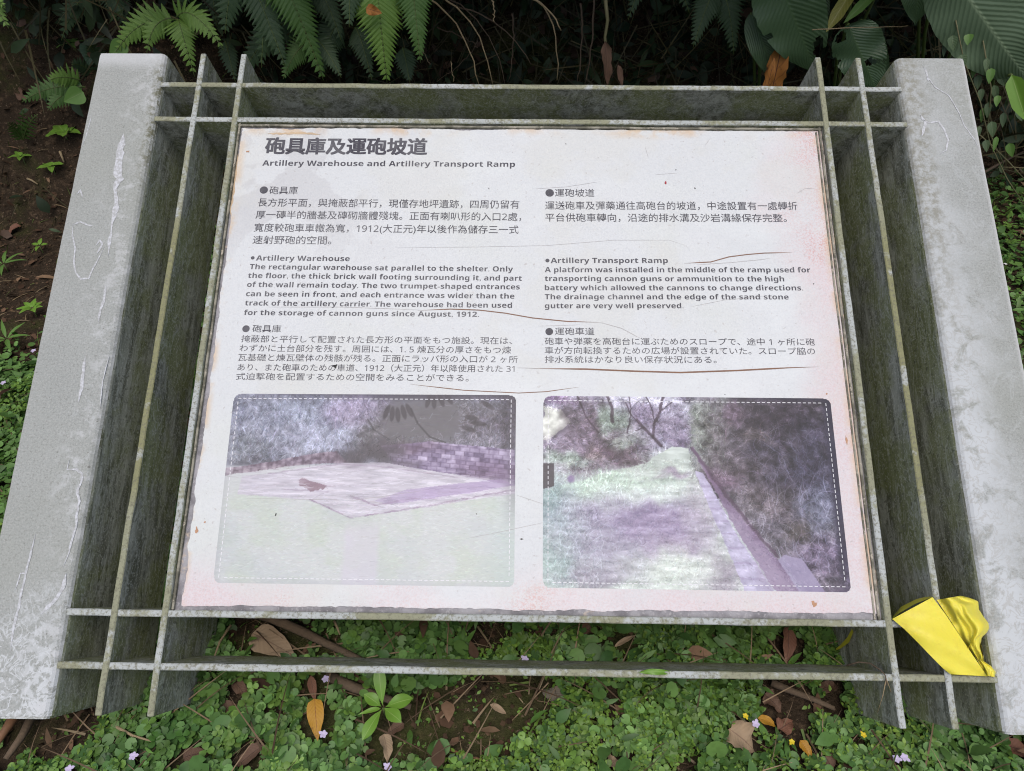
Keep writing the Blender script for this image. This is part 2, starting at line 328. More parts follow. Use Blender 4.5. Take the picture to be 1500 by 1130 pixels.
# ------------------------------------------------------------------ ground
def ground():
    def axis(lo, hi, step, far):
        a = list(np.arange(lo, hi, step)); d = step
        p = a[-1]
        while p < far: d *= 1.35; p += d; a.append(p)
        d = step; p = a[0]
        while p > -far: d *= 1.35; p -= d; a.insert(0, p)
        return np.array(a)
    X = axis(-2.6, 2.6, .02, 60); Y = axis(-1.3, 2.8, .02, 60); x, y = np.meshgrid(X, Y)
    z = gz(x, y) + .012 * (fbm(x * 40, y * 40, 8, 3) - .5)
    V = np.stack([x.ravel(), y.ravel(), z.ravel()], 1); nx = len(X); i = np.arange(len(V)).reshape(len(Y), nx)
    Fq = np.stack([i[:-1, :-1].ravel(), i[:-1, 1:].ravel(), i[1:, 1:].ravel(), i[1:, :-1].ravel()], 1)
    link('ground', mesh('ground', V, Fq, True), M['soil'], kind='structure')
ground()

# ------------------------------------------------------------------ the sign
SG = empty('information_sign', (0, .05, 0), 'weathered information board tilted in a grey grid frame of slats between two wide concrete posts', 'sign')
SM = Matrix.Translation((0, -.05, H0)) @ Matrix.Rotation(TH, 4, 'X')
def sign_part(name, me, mats, parent=None, **k):
    return link(name, me, mats, parent or SG, matrix=None if parent else SM, **k)
def rbox(x0, x1, y0, y1, n0, n1, bev=.003, seg=2, wob=0., inner=None):
    bm = bmesh.new(); bmesh.ops.create_cube(bm, size=1)
    for v in bm.verts: v.co = Vector(((x0 + x1) / 2 + v.co.x * (x1 - x0), (y0 + y1) / 2 + v.co.y * (y1 - y0), (n0 + n1) / 2 + v.co.z * (n1 - n0)))
    if inner is not None:                # one long front edge is rounder than the rest
        e = [e for e in bm.edges if all(abs(v.co.x - inner) < 1e-5 and abs(v.co.z - n1) < 1e-5 for v in e.verts)]
        bmesh.ops.bevel(bm, geom=e, offset=.014, segments=4, affect='EDGES', profile=.5)
        e = [e for e in bm.edges if e.calc_face_angle(0) > 1.2]; bmesh.ops.bevel(bm, geom=e, offset=bev, segments=seg, affect='EDGES')
    else: bmesh.ops.bevel(bm, geom=bm.edges[:], offset=bev, segments=seg, affect='EDGES')
    long = 1 if (y1 - y0) > (x1 - x0) else 0
    cuts = 60
    lo, hi = (y0, y1) if long else (x0, x1)
    for k in range(1, cuts):
        p = lo + (hi - lo) * k / cuts; co_ = (0, p, 0) if long else (p, 0, 0); no = (0, 1, 0) if long else (1, 0, 0)
        bmesh.ops.bisect_plane(bm, geom=bm.verts[:] + bm.edges[:] + bm.faces[:], plane_co=co_, plane_no=no)
    if wob:
        for v in bm.verts:
            a = v.co.y if long else v.co.x
            v.co.x += wob * (float(fbm(a * 25 + 3, v.co.z * 30 + x0 * 7, 21)) - .5); v.co.y += wob * (float(fbm(a * 25 + 9, v.co.z * 30 + y0 * 5, 22)) - .5); v.co.z += wob * (float(fbm(a * 25, x0 * 13 + y0 * 5, 23)) - .5)
    bm.normal_update()
    for f in bm.faces: f.material_index = 0 if f.normal.z > .35 else 1; f.smooth = False
    me = bpy.data.meshes.new('box'); bm.to_mesh(me); bm.free(); return me
PO, PI, PT = .7535 * S, .635 * S, .5345 * S
sign_part('post', rbox(-PO, -PI, -PT - .004, PT, -.155, 0, .004, 2, .0012, -PI), [M['post_l'], M['grime']], label='left concrete post veined with white lime streaks')
sign_part('post', rbox(PI, PO, -PT - .004, PT, -.155, 0, .004, 2, .0012, PI), [M['post_r'], M['grime']], label='right concrete post blotched with white lime')
BW = .0046 * S
for xc in (-.5695, -.4992, .5008, .5705):
    sign_part('vertical_slat', rbox(xc * S - BW, xc * S + BW, -.532 * S, .532 * S, -.150, .001, .0015, 1, .0022), [M['edge'], M['grime_bar']])
for yc in (.4695, .4, -.4005, -.4695):
    sign_part('horizontal_slat', rbox(-PI - .003, PI + .003, yc * S - BW, yc * S + BW, -.146, -.0012, .0015, 1, .0022), [M['edge'], M['moss_bar']])
# feet under the inner slats
f0 = SP(1174, 921, -.36); 
sign_part('foot', rbox(.4975 * S, .5038 * S, -.545 * S, -.36 * S, -.42, -.140, .001), [M['grime'], M['grime']], label='concrete foot under the right side')
sign_part('foot', rbox(-.5022 * S, -.4960 * S, -.56 * S, -.36 * S, -.215, -.140, .001), [M['grime'], M['grime']], label='concrete foot under the left side')
# backing board, trim strips, sheet
xi = .4945 * S; yi = .3953 * S
PN = sign_part('panel', rbox(-xi - .002, xi + .002, -yi - .002, yi + .002, -.032, -.012, .001, 1), [M['backing'], M['backing']], label='backing board with a torn faded printed sheet')
def strip(pts, wd, n, h, mat, name, wob=0., taper=False, parent=PN):
    """thin raised ribbon on the sign; pts in sign coords"""
    P = []
    for a, b in zip(pts[:-1], pts[1:]):
        L = math.hypot(b[0] - a[0], b[1] - a[1]); k = max(2, int(L / .006))
        for i in range(k): P.append((a[0] + (b[0] - a[0]) * i / k, a[1] + (b[1] - a[1]) * i / k))
    P.append(pts[-1][:2]); n_ = len(P); V = []; Fc = []
    for i, (x, y) in enumerate(P):
        a = P[max(0, i - 1)]; b = P[min(n_ - 1, i + 1)]; dx, dy = b[0] - a[0], b[1] - a[1]; L = math.hypot(dx, dy) + 1e-9; nx, ny = -dy / L, dx / L
        t = i / (n_ - 1); ww = (wd(t) if callable(wd) else wd) * (1 + wob * random.uniform(-.5, .5)) / 2
        if taper: ww *= min(1, 6 * t, 6 * (1 - t)) + .05
        ox = wob * ww * random.uniform(-.6, .6)
        for s_, hh in ((-1, 0), (-.6, h), (.6, h), (1, 0)): V.append((x + nx * (s_ * ww + ox), y + ny * (s_ * ww + ox), n + hh))
        if i: 
            for j in range(3): q = (i - 1) * 4 + j; Fc.append((q, q + 1, q + 5, q + 4))
    return sign_part(name, mesh(name, V, Fc), mat, parent)
zt = -.012
for (x0, y0, x1, y1) in ((-xi, yi - .0045, xi, yi - .0045), (-xi + .0035, yi, -xi + .0035, -yi), (xi - .0045, yi, xi - .0045, -yi)):
    b_ = rbox(min(x0, x1) - (.002 if x0 == x1 else 0), max(x0, x1) + (.002 if x0 == x1 else 0), min(y0, y1) - (.0022 if y0 == y1 else 0), max(y0, y1) + (.0022 if y0 == y1 else 0), zt - .002, zt + .006, .0006, 1, .0015)
    sign_part('trim_strip', b_, [M['trim'], M['trim']], PN)
b_ = rbox(xi - .0125, xi - .0095, -yi, yi - .01, zt - .002, zt + .004, .0005, 1, .001); sign_part('trim_strip', b_, [M['trim'], M['trim']], PN)
def sheet():
    c = [SP(355, 188, -.011), SP(1203, 193, -.011), SP(1287, 899, -.011), SP(266, 887, -.011)]; top = -.0100
    out = []; rr = random.Random(3)
    for k in range(4):
        a, b = c[k], c[(k + 1) % 4]; L = math.hypot(*(b - a)[:2]); n = int(L / .004); nx, ny = (b - a)[1] / L, -(b - a)[0] / L
        for i in range(n):
            t = i / n; s_ = (t * L) / .05
            d = {0: .004, 1: .0015, 2: .0035, 3: .004}[k] * (2 * float(fbm(s_ + 31 * k, .5, 40 + k, 3)) - 1)
            d += .002 * (2 * float(fbm(s_ * 6, .5, 50 + k, 3)) - 1)
            if k == 2: d -= .012 * math.exp(-((t - .52) / .35) ** 2) * 0 
            p = a + (b - a) * t; out.append((p[0] + nx * -d, p[1] + ny * -d))
    V = [(x, y, top) for x, y in out] + [(x, y, top - .0017) for x, y in out]; n = len(out)
    Fc = [tuple(range(n))[::-1]] + [(i, (i + 1) % n, n + (i + 1) % n, n + i) for i in range(n)]
    me = mesh('sheet', V, Fc)
    bm = bmesh.new(); bm.from_mesh(me); bmesh.ops.recalc_face_normals(bm, faces=bm.faces[:]); bm.to_mesh(me); bm.free()
    sign_part('printed_sheet', me, M['sheet'], PN)
sheet(); ZS = -.0100

# lettering
def bold_latin(s, sans_digit=False):     # the upright sans letters of the mathematical block, which every Blender draws from its own fallback fonts
    o = ''
    for ch in s:
        if 'A' <= ch <= 'Z' and not sans_digit: o += chr(0x1D5D4 + ord(ch) - 65)
        elif 'a' <= ch <= 'z' and not sans_digit: o += chr(0x1D5EE + ord(ch) - 97)
        elif '0' <= ch <= '9': o += chr((0x1D7E2 if sans_digit else 0x1D7EC) + ord(ch) - 48)
        else: o += ch
    return o
def text_mesh(s, res=2, off=0.):
    c = bpy.data.curves.new('t', 'FONT'); c.body = s; c.size = 1; c.resolution_u = res; c.offset = off
    o = bpy.data.objects.new('t', c); COL.objects.link(o); bpy.context.view_layer.update()
    me = bpy.data.meshes.new_from_object(o.evaluated_get(bpy.context.evaluated_depsgraph_get()))
    bpy.data.objects.remove(o); bpy.data.curves.remove(c); return me
def line(s, x0, y0, x1, y1, hz, ox, oy, cjk, mat='ink', off=0., bullet=None, n=ZS + .0003):
    """s printed from zoomed point (x0,y0) to (x1,y1) (baseline), glyph height hz in zoomed pixels"""
    k = 3.3333; a = SP(ox + x0 / k, oy + y0 / k, n); b = SP(ox + x1 / k, oy + y1 / k, n)
    mx, my = (x0 + x1) / 2, (y0 + y1) / 2; hh = np.linalg.norm((SP(ox + mx / k, oy + my / k, n) - SP(ox + mx / k, oy + (my - hz) / k, n))[:2])
    me = text_mesh(bold_latin(s, cjk), 2, 0. if not cjk else min(off, .004))
    if cjk and off > .01:                # heavy characters: the strokes laid over each other, each a hair higher
        V0 = np.array([v.co[:] for v in me.vertices]); F0 = [tuple(p.vertices) for p in me.polygons]; VV = []; FF = []
        for q, (a_, b_) in enumerate(((0, 0), (-1, 0), (1, 0), (0, -.6), (0, .6), (-1, .6), (1, .6), (-1, -.6), (1, -.6))):
            FF += [tuple(i_ + len(V0) * q for i_ in f_) for f_ in F0]; VV.append(V0 + np.array([a_ * off, b_ * off, q * 1.]))
        me = mesh('t', np.concatenate(VV), FF)
    V = np.empty(len(me.vertices) * 3, np.float32); me.vertices.foreach_get('co', V); V = V.reshape(-1, 3); lift = V[:, 2] * 3e-5
    bx0, bx1 = V[:, 0].min(), V[:, 0].max(); ref, b0 = (.86, -.075) if cjk else (.72, 0.)
    u = (V[:, 0] - bx0) / (bx1 - bx0); vv = (V[:, 1] - b0) / ref * hh
    d = (b - a)[:2]; L = np.linalg.norm(d); d = d / L; nn = np.array([-d[1], d[0]])
    W = np.zeros_like(V); W[:, 0] = a[0] + u * L * d[0] + vv * nn[0]; W[:, 1] = a[1] + u * L * d[1] + vv * nn[1]; W[:, 2] = n + lift
    me.vertices.foreach_set('co', W.ravel()); me.materials.clear()
    if bullet:
        bx, by, br = bullet; c = SP(ox + bx / k, oy + by / k, n); r = br / k * np.linalg.norm((SP(ox + bx / k + 1, oy + by / k, n) - c)[:2])
        bm = bmesh.new(); bm.from_mesh(me); vs = [bm.verts.new((c[0] + r * math.cos(q * math.pi / 12), c[1] + r * math.sin(q * math.pi / 12), n)) for q in range(24)]; bm.faces.new(vs); bm.to_mesh(me); bm.free()
    me.update(); sign_part('text_line', me, M[mat], PN)
A, B_, C2, D_ = (330, 170), (780, 170), (330, 360), (780, 360)
line('砲具庫及運砲坡道', 190, 185, 985, 190, 74, *A, True, 'ink_title', .028)
line('Artillery Warehouse and Artillery Transport Ramp', 180, 243, 1415, 249, 26, *A, False, 'ink_title', .018)
line('砲具庫', 213, 382, 352, 383, 36, *A, True, 'ink', .004, (188, 362, 20))
line('長方形平面，與掩蔽部平行，現僅存地坪遺跡，四周仍留有', 157, 442, 1436, 453, 38, *A, True, 'ink', .004)
line('厚一磚半的牆基及磚砌牆體殘塊。正面有喇叭形的入口2處，', 147, 502, 1445, 513, 38, *A, True, 'ink', .004)
line('寬度較砲車車轍為寬，1912(大正元)年以後作為儲存三一式', 138, 565, 1432, 576, 38, *A, True, 'ink', .004)
line('速射野砲的空間。', 132, 625, 517, 628, 38, *A, True, 'ink', .004)
line('運砲坡道', 110, 394, 303, 395, 36, *B_, True, 'ink', .004, (84, 376, 21))
line('運送砲車及彈藥通往高砲台的坡道，中途設置有一處轉折', 62, 457, 1296, 460, 38, *B_, True, 'ink', .004)
line('平台供砲車轉向，沿途的排水溝及沙岩溝緣保存完整。', 62, 516, 1243, 519, 38, *B_, True, 'ink', .004)
line('Artillery Warehouse', 149, 73, 607, 76, 25, *C2, False, 'ink', .017, (134, 60, 9))
line('The rectangular warehouse sat parallel to the shelter. Only', 118, 115, 1405, 127, 25, *C2, False, 'ink', .017)
line('the floor, the thick brick wall footing surrounding it, and part', 110, 158, 1448, 172, 25, *C2, False, 'ink', .017)
line('of the wall remain today. The two trumpet-shaped entrances', 105, 202, 1438, 214, 25, *C2, False, 'ink', .017)
line('can be seen in front, and each entrance was wider than the', 100, 247, 1412, 259, 25, *C2, False, 'ink', .017)
line('track of the artillery carrier. The warehouse had been used', 95, 292, 1400, 304, 25, *C2, False, 'ink', .017)
line('for the storage of cannon guns since August, 1912.', 90, 339, 1238, 348, 25, *C2, False, 'ink', .017)
line('砲具庫', 130, 423, 271, 424, 34, *C2, True, 'ink', .004, (101, 406, 18))
line('掩蔽部と平行して配置された長方形の平面をもつ施設。現在は、', 76, 472, 1400, 482, 33, *C2, True, 'ink', .002)
line('わずかに土台部分を残す。周囲には、1. 5 煉瓦分の厚さをもつ煉', 68, 517, 1395, 528, 33, *C2, True, 'ink', .002)
line('瓦基礎と煉瓦壁体の残骸が残る。正面にラッパ形の入口が 2 ヶ所', 61, 563, 1428, 573, 33, *C2, True, 'ink', .002)
line('あり、また砲車のための車道、1912（大正元）年以降使用された 31', 58, 611, 1412, 619, 33, *C2, True, 'ink', .002)
line('式迫撃砲を配置するための空間をみることができる。', 51, 656, 1188, 664, 33, *C2, True, 'ink', .002)
line('Artillery Transport Ramp', 89, 85, 662, 85, 25, *D_, False, 'ink', .017, (73, 73, 10))
line('A platform was installed in the middle of the ramp used for', 60, 130, 1358, 131, 25, *D_, False, 'ink', .017)
line('transporting cannon guns or ammunition to the high', 60, 173, 1230, 175, 25, *D_, False, 'ink', .017)
line('battery which allowed the cannons to change directions.', 60, 218, 1322, 219, 25, *D_, False, 'ink', .017)
line('The drainage channel and the edge of the sand stone', 60, 262, 1252, 263, 25, *D_, False, 'ink', .017)
line('gutter are very well preserved.', 60, 306, 738, 306, 25, *D_, False, 'ink', .017)
line('運砲車道', 110, 436, 303, 437, 34, *D_, True, 'ink', .004, (82, 420, 19))
line('砲車や弾薬を高砲台に運ぶためのスロープで、途中 1 ヶ所に砲', 60, 484, 1380, 488, 33, *D_, True, 'ink', .002)
line('車が方向転換するための広場が設置されていた。スロープ脇の', 60, 529, 1382, 533, 33, *D_, True, 'ink', .002)
line('排水系統はかなり良い保存状況にある。', 60, 573, 900, 575, 33, *D_, True, 'ink', .002)

# the two faded photographs, painted as colours on a fine grid
NW, NH = 470, 320
def canvas():
    u, v = np.meshgrid((np.arange(NW) + .5) / NW, (np.arange(NH) + .5) / NH); return u, v
def lay(img, m_, c):
    c = np.asarray(c, float); m_ = np.clip(m_, 0, 1)[..., None]; return img * (1 - m_) + c * m_
def strokes(img, n, region, col, length=(.02, .06), ang=(0, 6.28), bend=.6, alpha=.5, wd=1, cv=.08, jit=None):
    for _ in range(n):
        for _t in range(20):
            u0, v0 = rng.random(2)
            if region(u0, v0): break
        else: continue
        a = rng.uniform(*ang); L = rng.uniform(*length); b = rng.uniform(-bend, bend); k = int(L * NW * 1.3) + 2; t = np.linspace(0, 1, k)
        x = u0 * NW + np.cumsum(np.cos(a + b * t * 2)) * L * NW / k; y = v0 * NH + np.cumsum(np.sin(a + b * t * 2)) * L * NW / k
        c = np.array(col[rng.integers(len(col))]) + rng.normal(0, cv * .4)
        for q in range(wd):
            xi_ = np.round(x + q * (abs(math.sin(a)))).astype(int); yi_ = np.round(y + q * abs(math.cos(a))).astype(int); ok = (xi_ >= 0) & (xi_ < NW) & (yi_ >= 0) & (yi_ < NH)
            al = alpha * rng.uniform(.5, 1); img[yi_[ok], xi_[ok]] = img[yi_[ok], xi_[ok]] * (1 - al) + c * al
    return img
def seg(u, v, pts, wd):                  # soft polyline mask
    d = np.full(u.shape, 9.); asp = NH / NW
    for (a, b), (c, e) in zip(pts[:-1], pts[1:]):
        dx, dy = c - a, (e - b) * asp; t = np.clip(((u - a) * dx + (v - b) * asp * dy) / (dx * dx + dy * dy), 0, 1)
        d = np.minimum(d, np.hypot(u - a - t * dx, (v - b) * asp - t * dy))
    return 1 - sm(wd * .6, wd * 1.2, d)
def poly(u, v, pts, soft=.006):
    m_ = np.zeros(u.shape, bool); n = len(pts); j = n - 1
    for i in range(n):
        (xi_, yi_), (xj, yj) = pts[i], pts[j]
        c = ((yi_ > v) != (yj > v)) & (u < (xj - xi_) * (v - yi_) / (yj - yi_ + 1e-12) + xi_); m_ ^= c; j = i
    return m_.astype(float)
def lin(c): return np.where(c < .04045, c / 12.92, ((np.clip(c, 0, 1) + .055) / 1.055) ** 2.4)
def tex(img, n, reg, amp_, length=(.01, .03), ang=(0, 6.28), bend=.8, tint=(0, 0, 0), alpha=.75, tv=.03):
    """strokes that vary the tone already there"""
    amp = min(.75, amp_ * 1.3); tv = tv * .55; alpha = min(1., alpha * 1.1)
    u0 = rng.random(n * 4); v0 = rng.random(n * 4); k = rng.random(n * 4) < reg(u0, v0); u0, v0 = u0[k][:n], v0[k][:n]; n = len(u0)
    a = rng.uniform(*ang, n); L = rng.uniform(*length, n) * NW; b = rng.uniform(-bend, bend, n); f = 1 + rng.uniform(-amp, amp, n); f = np.where(f < 1, f, f * 1.0)
    x0 = u0 * NW; y0 = v0 * NH; c = img[np.clip(y0.astype(int), 0, NH - 1), np.clip(x0.astype(int), 0, NW - 1)] * f[:, None] + np.array(tint) * rng.random((n, 1)) + rng.normal(0, tv, (n, 3)) * [1, .7, 1]
    K_ = int(L.max()) + 1; x = x0.copy(); y = y0.copy(); al = alpha * rng.uniform(.5, 1, n)
    for q in range(K_):
        t = q / np.maximum(L, 1); on = t <= 1; an = a + b * t * 2; xi_ = np.round(x).astype(int); yi_ = np.round(y).astype(int)
        ok = on & (xi_ >= 0) & (xi_ < NW) & (yi_ >= 0) & (yi_ < NH); w_ = (al * (1 - t * .5))[ok][:, None]
        img[yi_[ok], xi_[ok]] = img[yi_[ok], xi_[ok]] * (1 - w_) + c[ok] * w_; x += np.cos(an); y += np.sin(an)
    return img
def blur(img, r=1):
    for _ in range(r):
        p = np.pad(img, ((1, 1), (1, 1), (0, 0)), 'edge'); img = (p[1:-1, 1:-1] * 4 + p[:-2, 1:-1] + p[2:, 1:-1] + p[1:-1, :-2] + p[1:-1, 2:]) / 8
    return img
def warp(u, v, s_, amt, seed): return u + amt * (fbm(u * s_, v * s_ * .7, seed, 4) - .5), v + amt * (fbm(u * s_, v * s_ * .7, seed + 5, 4) - .5)
def ell(u, v, cx, cy, rx, ry, soft=.5): return 1 - sm(1 - soft, 1 + soft, np.sqrt(((u - cx) / rx) ** 2 + ((v - cy) / ry) ** 2))
def painted_left():
    u, v = canvas(); wu, wv = warp(u, v, 14, .10, 160); n1 = fbm(u * 12, v * 9, 60, 5); n2 = fbm(u * 60, v * 45, 61, 3); n3 = fbm(u * 5, v * 5, 62, 3)
    img = np.ones(u.shape + (3,)) * np.array([.79, .80, .81])
    hor = .40 - .04 * u + .13 * sm(.6, 1., u); fol = 1 - sm(-.015, .015, v - hor)
    img = lay(img, fol, (.49, .50, .56)); img += (fol * (n1 - .5))[..., None] * .42
    for cx, cy, rx, ry, c, a in ((.12, .12, .12, .12, (.58, .60, .67), .7), (.28, .10, .10, .10, (.60, .63, .71), .7), (.20, .26, .14, .06, (.62, .63, .70), .7), (.34, .24, .10, .05, (.66, .68, .76), .8), (.46, .09, .12, .10, (.64, .59, .71), .8), (.06, .30, .08, .08, (.46, .48, .50), .6), (.40, .33, .10, .04, (.38, .37, .41), .8), (.10, .38, .12, .03, (.45, .45, .48), .6), (.52, .27, .10, .09, (.37, .36, .38), .85), (.62, .18, .16, .16, (.44, .43, .45), .95), (.78, .12, .14, .13, (.43, .42, .44), .95), (.90, .20, .10, .14, (.40, .38, .42), .8), (.97, .12, .05, .2, (.28, .26, .30), .8), (.88, .26, .08, .05, (.56, .55, .60), .5)):
        img = lay(img, ell(wu, wv, cx, cy, rx, ry, .6) * a * fol, c)
    img = tex(img, 5200, lambda a, b: (b < .37) & (rng.random(a.shape) > .97 * sm(.50, .57, a) * (1 - sm(.77, .84, a)) * (1 - sm(.2, .27, b))), .38, (.008, .03), (.5, 2.7), .9, (.05, .05, .08))
    img = tex(img, 500, lambda a, b: (b > .08) & (b < .3) & (a < .42), .3, (.02, .045), (1.0, 2.2), .7, (.09, .09, .12))
    img = tex(img, 700, lambda a, b: (b > .15) & (b < .34) & (a > .8), .3, (.02, .05), (1.2, 2.6), .9, (.2, .2, .22)); img = tex(img, 900, lambda a, b: (b < .33) & (a > .8), .5, (.01, .03), (0, 6.2), .9)
    img = tex(img, 900, lambda a, b: (a > .5) & (a < .8) & (b < .26), .06, (.01, .03), (-.3, .3), .2)
    for cx, cy, an in ((.545, .10, 1.9), (.565, .11, 1.6), (.585, .115, 1.45), (.605, .10, 1.3), (.625, .09, 1.1), (.69, .035, 1.8), (.71, .04, 1.5), (.735, .03, 1.2), (.845, .13, .2), (.835, .19, .3), (.87, .16, .1), (.76, .02, 1.), (.90, .06, .6)):
        du = (u - cx); dv = (v - cy) * NH / NW; a = du * math.cos(an) + dv * math.sin(an); b = -du * math.sin(an) + dv * math.cos(an)
        img = lay(img, (1 - sm(.6, 1.2, (a / .030) ** 2 + (b / .0095) ** 2)) * .75, (.29, .27, .30))
    img = lay(img, seg(u, v, [(.63, .08), (.655, .16), (.70, .235), (.755, .265)], .0035) * .75, (.28, .27, .29)); img = lay(img, seg(u, v, [(.48, .14), (.505, .20), (.56, .25)], .0025) * .6, (.30, .29, .31))
    cl = fbm(u * 48, v * 36, 64, 4) - .5; img = img * (1 + (.55 * cl * fol * (1 - .85 * sm(.50, .57, u) * (1 - sm(.78, .84, u))))[..., None])
    wl = poly(u, v + .02 * (n1 - .5), [(0, .455), (0, .415), (.2, .36), (.38, .315), (.42, .375), (.2, .40)]); img = lay(img, wl * .7, (.58, .50, .56)); img += (wl * (n2 - .5))[..., None] * .5; img = lay(img, wl * sm(.3, .5, np.abs(((u * 34) % 1) - .5)) * .35, (.36, .31, .36))
    wr = poly(wu * .15 + u * .85, wv * .15 + v * .85, [(.53, .285), (.7, .262), (1, .30), (1, .485), (.8, .44), (.58, .385)]); img = lay(img, wr, (.60, .545, .67)); img += (wr * (n2 - .5))[..., None] * .38
    sk = v - .27 - .15 * (u - .54) + .006 * (n1 - .5); rowi = np.floor(sk * 42); cu = u * 30 + .5 * (rowi % 2) + .35 * vn(rowi * 3.1, rowi, 5)
    mort = np.maximum(sm(.34, .5, np.abs(((sk * 42) % 1) - .5)), sm(.38, .5, np.abs((cu % 1) - .5))); img = lay(img, wr * mort * (.25 + .5 * n1), (.36, .30, .40))
    bc = vn(np.floor(cu), rowi, 77); img += (wr * (bc - .5))[..., None] * .22
    img = lay(img, ell(wu, wv, .62, .30, .12, .03, .7) * .6, (.42, .34, .41)); img = lay(img, ell(wu, wv, .50, .33, .10, .06, .6) * .75, (.33, .31, .34)); img = lay(img, ell(wu, wv, .93, .42, .10, .06, .8) * .45 * wr, (.38, .27, .39)); img = lay(img, ell(wu, wv, .60, .38, .06, .02, .8) * .6, (.36, .33, .38))
    img = tex(img, 700, lambda a, b: (a > .44) & (a < .62) & (b > .27) & (b < .39), .4, (.005, .02), (0, 6.2), .9)
    pv = poly(u, v + .012 * (n1 - .5), [(.06, .455), (.40, .378), (.55, .378), (1, .48), (1, .53), (.44, .67), (.30, .575), (.05, .55)]); img = lay(img, pv * .6, (.80, .765, .83)); img += (pv * (fbm(u * 14, v * 70, 63, 4) - .5))[..., None] * .26
    img = lay(img, poly(wu * .1 + u * .9, wv * .1 + v * .9, [(.52, .575), (.62, .52), (.95, .455), (1, .49), (.66, .575), (.56, .595)]) * (.3 + .5 * n1), (.64, .54, .73))
    for pts, wd, a in (([(.30, .575), (.37, .62), (.44, .67)], .004, .65), ([(.44, .67), (.7, .60), (1, .51)], .0025, .5), ([(.44, .555), (.48, .575), (.52, .60)], .004, .5), ([(.52, .60), (.66, .56)], .003, .35), ([(.15, .44), (.40, .385), (.56, .40), (.8, .45)], .0025, .3), ([(.2, .52), (.36, .53), (.3, .575)], .002, .3)): img = lay(img, seg(u + .006 * (n2 - .5), v + .01 * (n2 - .5), pts, wd) * a * (.6 + .8 * (n2)), (.52, .42, .54))
    img = lay(img, poly(u + .01 * (n2 - .5), v + .02 * (n2 - .5), [(.255, .475), (.27, .465), (.35, .495), (.34, .52), (.30, .53), (.26, .50)]) * .8, (.53, .43, .48)); img = lay(img, ell(u, v, .27, .475, .015, .015) * .5, (.66, .58, .64))
    img = tex(img, 1500, lambda a, b: (b < .64) & (b > .40), .13, (.01, .05), (-.15, .15), .1, tv=.02)
    lw = sm(.42, .62, v + .05 * (n1 - .5)) * (1 - pv); img = lay(img, lw * .7, (.79, .815, .80)); img = lay(img, lw * .55 * sm(.42, .66, n1), (.75, .80, .73)); img = lay(img, lw * .45 * sm(.5, .7, n3), (.74, .77, .78)); img = lay(img, lw * sm(.85, 1, u) * .3, (.70, .80, .76))
    img = tex(img, 7000, lambda a, b: b > .55, .075, (.004, .02), (-.35, .35), .3, (0, .02, 0), .75, .025)
    pa = sm(.068, .045, np.abs(wu * .12 + u * .88 - .485)) * sm(.66, .74, v); img = lay(img, np.clip(pa, 0, 1) * .55, (.81, .785, .845)); img = tex(img, 260, lambda a, b: (a > .43) & (a < .54) & (b > .68), .12, (.01, .03), (-.1, .1), .1)
    img = lay(img, (1 - sm(.0, .05, v)) * sm(-.2, .9, u) * .8, (.27, .25, .31)); img = lay(img, sm(.94, 1, u) * (1 - sm(.45, .8, v)) * .35, (.33, .31, .36)); img = lay(img, (1 - sm(0, .03, u)) * .2, (.6, .6, .64)); img = lay(img, sm(.96, 1, v) * .25, (.68, .68, .72))
    img = img * .7 + blur(img) * .3; g_ = img.mean(2, keepdims=True); img = g_ + (img - g_) * .85; img = np.where(img < .6, .6 - (.6 - img) * 1.12, img); return img * np.array([.955, .955, .965])
